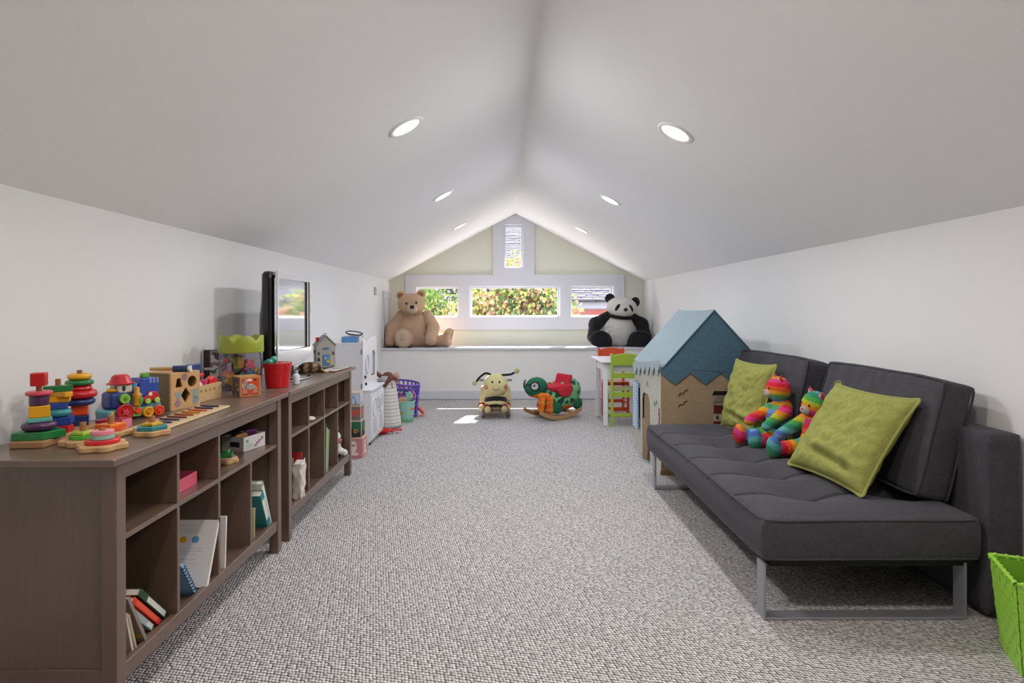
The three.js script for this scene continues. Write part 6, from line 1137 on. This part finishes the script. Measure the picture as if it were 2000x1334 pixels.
{ // fish bag
  const fp = print(256, 256, (c) => { const gr = ['#8fc4b4', '#7db8ac']; c.fillStyle = gr[0]; c.fillRect(0, 0, 256, 256); c.fillStyle = '#5fa85a'; for (let x = 0; x < 256; x += 26) { c.beginPath(); c.ellipse(x + 10, 246, 9, 30 + (x % 52) * 0.6, 0.1, 0, 7); c.fill(); } const fish = (x, y, s, col) => { c.fillStyle = col; c.beginPath(); c.ellipse(x, y, 24 * s, 13 * s, 0, 0, 7); c.fill(); c.beginPath(); c.moveTo(x + 20 * s, y); c.lineTo(x + 38 * s, y - 12 * s); c.lineTo(x + 38 * s, y + 12 * s); c.fill(); c.fillStyle = '#fff'; c.beginPath(); c.arc(x - 12 * s, y - 3 * s, 3, 0, 7); c.fill(); }; fish(56, 92, 1.2, '#d8702c'); fish(150, 60, 0.9, '#d84a4a'); fish(190, 140, 1.1, '#e09a3c'); fish(70, 180, 0.8, '#c86a9a'); fish(140, 200, 0.8, '#5a78b8'); });
  const t = thing('fish_bucket', 'green and teal toy bucket printed with fish', 'bucket', -0.985, 0, 6.03, 20);
  const g = new THREE.CylinderGeometry(0.088, 0.074, 0.2, 40, 1, true); part('bucket_wall', mv(g, 0, 0.101, 0), new THREE.MeshStandardMaterial({ map: (fp.repeat.set(2, 1), fp), roughness: 0.5, side: THREE.DoubleSide }), t);
  part('bucket_floor', mv(cyl(0.074, 0.074, 0.004, 36), 0, 0.003, 0), mat(0x5fa08c, 0.6), t);
  part('rim', mv(torus(0.088, 0.005, 8, 44).rotateX(Math.PI / 2), 0, 0.201, 0), plastic(0x9ccabc, 0.4), t);
  for (const s of [-1, 1]) part('handle', tube([[s * 0.088, 0.195, 0.02], [s * 0.088, 0.27, 0.012], [s * 0.07, 0.30, 0.0], [s * 0.05, 0.27, -0.03], [s * 0.06, 0.2, -0.062]], 0.005, 24, 8), plastic(0xd87aa8, 0.4), t);
  const fishT = thing('toy_fish', 'yellow and teal toy fish sticking up out of the fish bucket', 'toy', -0.975, 0.19, 6.02, 0);
  part('body', mv(extr(shapeOf([[-0.02, -0.02], [0.02, -0.03], [0.045, 0.04], [0.05, 0.09], [0.03, 0.11], [0.0, 0.10], [-0.012, 0.06], [-0.03, 0.03]]), 0.03, 0.008, 3), 0, 0, -0.015), toy(0x7fc0b4), fishT);
  part('fin', mv(extr(shapeOf([[0.03, 0.03], [0.065, 0.05], [0.06, 0.09], [0.04, 0.075]]), 0.02, 0.004, 2), 0, 0, -0.01), toy(0xe0c04a), fishT);
  single('toy_shell', mv(ell(0.055, 0.04, 0.03), 0, 0.03, 0, 0, 0, 18), fur(0xe2b48c), 'peach-coloured soft toy heaped at the left of the fish bucket', 'soft toy', -1.015, 0.178, 6.0);
}
{ // red scoop
  const t = thing('toy_dustpan', 'red plastic toy dustpan lying on the carpet beside the toy kitchen', 'toy', -1.085, 0, 5.42, 0);
  const m = plastic(0xd0141e, 0.35), g = softBox(0.15, 0.010, 0.13, 0.004, [24, 1, 20], (p) => { const k = smooth(Math.abs(p.z), 0.03, 0.065), q = smooth(p.x, 0.02, 0.075); p.y += 0.030 * Math.max(k * smooth(p.x, -0.07, 0.02), q); p.z *= 1 - 0.25 * smooth(p.x, 0.03, 0.075); });
  part('pan', mv(g, -0.01, 0.006, 0), m, t); part('handle', mv(softBox(0.11, 0.018, 0.03, 0.008, [10, 3, 4], (p) => { p.y += 0.010 * Math.cos(p.x * 26); }), 0.105, 0.022, -0.035, 0, 30, 4), m, t);
}
{
  const t = thing('toy_shovel', 'orange plastic toy shovel propped against the fish bucket', 'toy', -0.885, 0, 6.33, 0);
  const g = softBox(0.085, 0.010, 0.075, 0.004, [14, 1, 14], (p) => { p.y += 0.022 * Math.pow(Math.abs(p.z) / 0.037, 2); });
  part('blade', mv(g, 0.0, 0.050, 0, 0, 0, -46), plastic(0xe2552a, 0.4), t); part('shaft', mv(cyl(0.009, 0.009, 0.09, 16), -0.048, 0.098, 0, 0, 0, 44), plastic(0xe2552a, 0.4), t);
  part('foot_plate', mv(rbox(0.06, 0.008, 0.06, 0.003), 0.02, 0.0045, 0), plastic(0xe8683c, 0.4), t);
}
renderer.render(scene, camera);
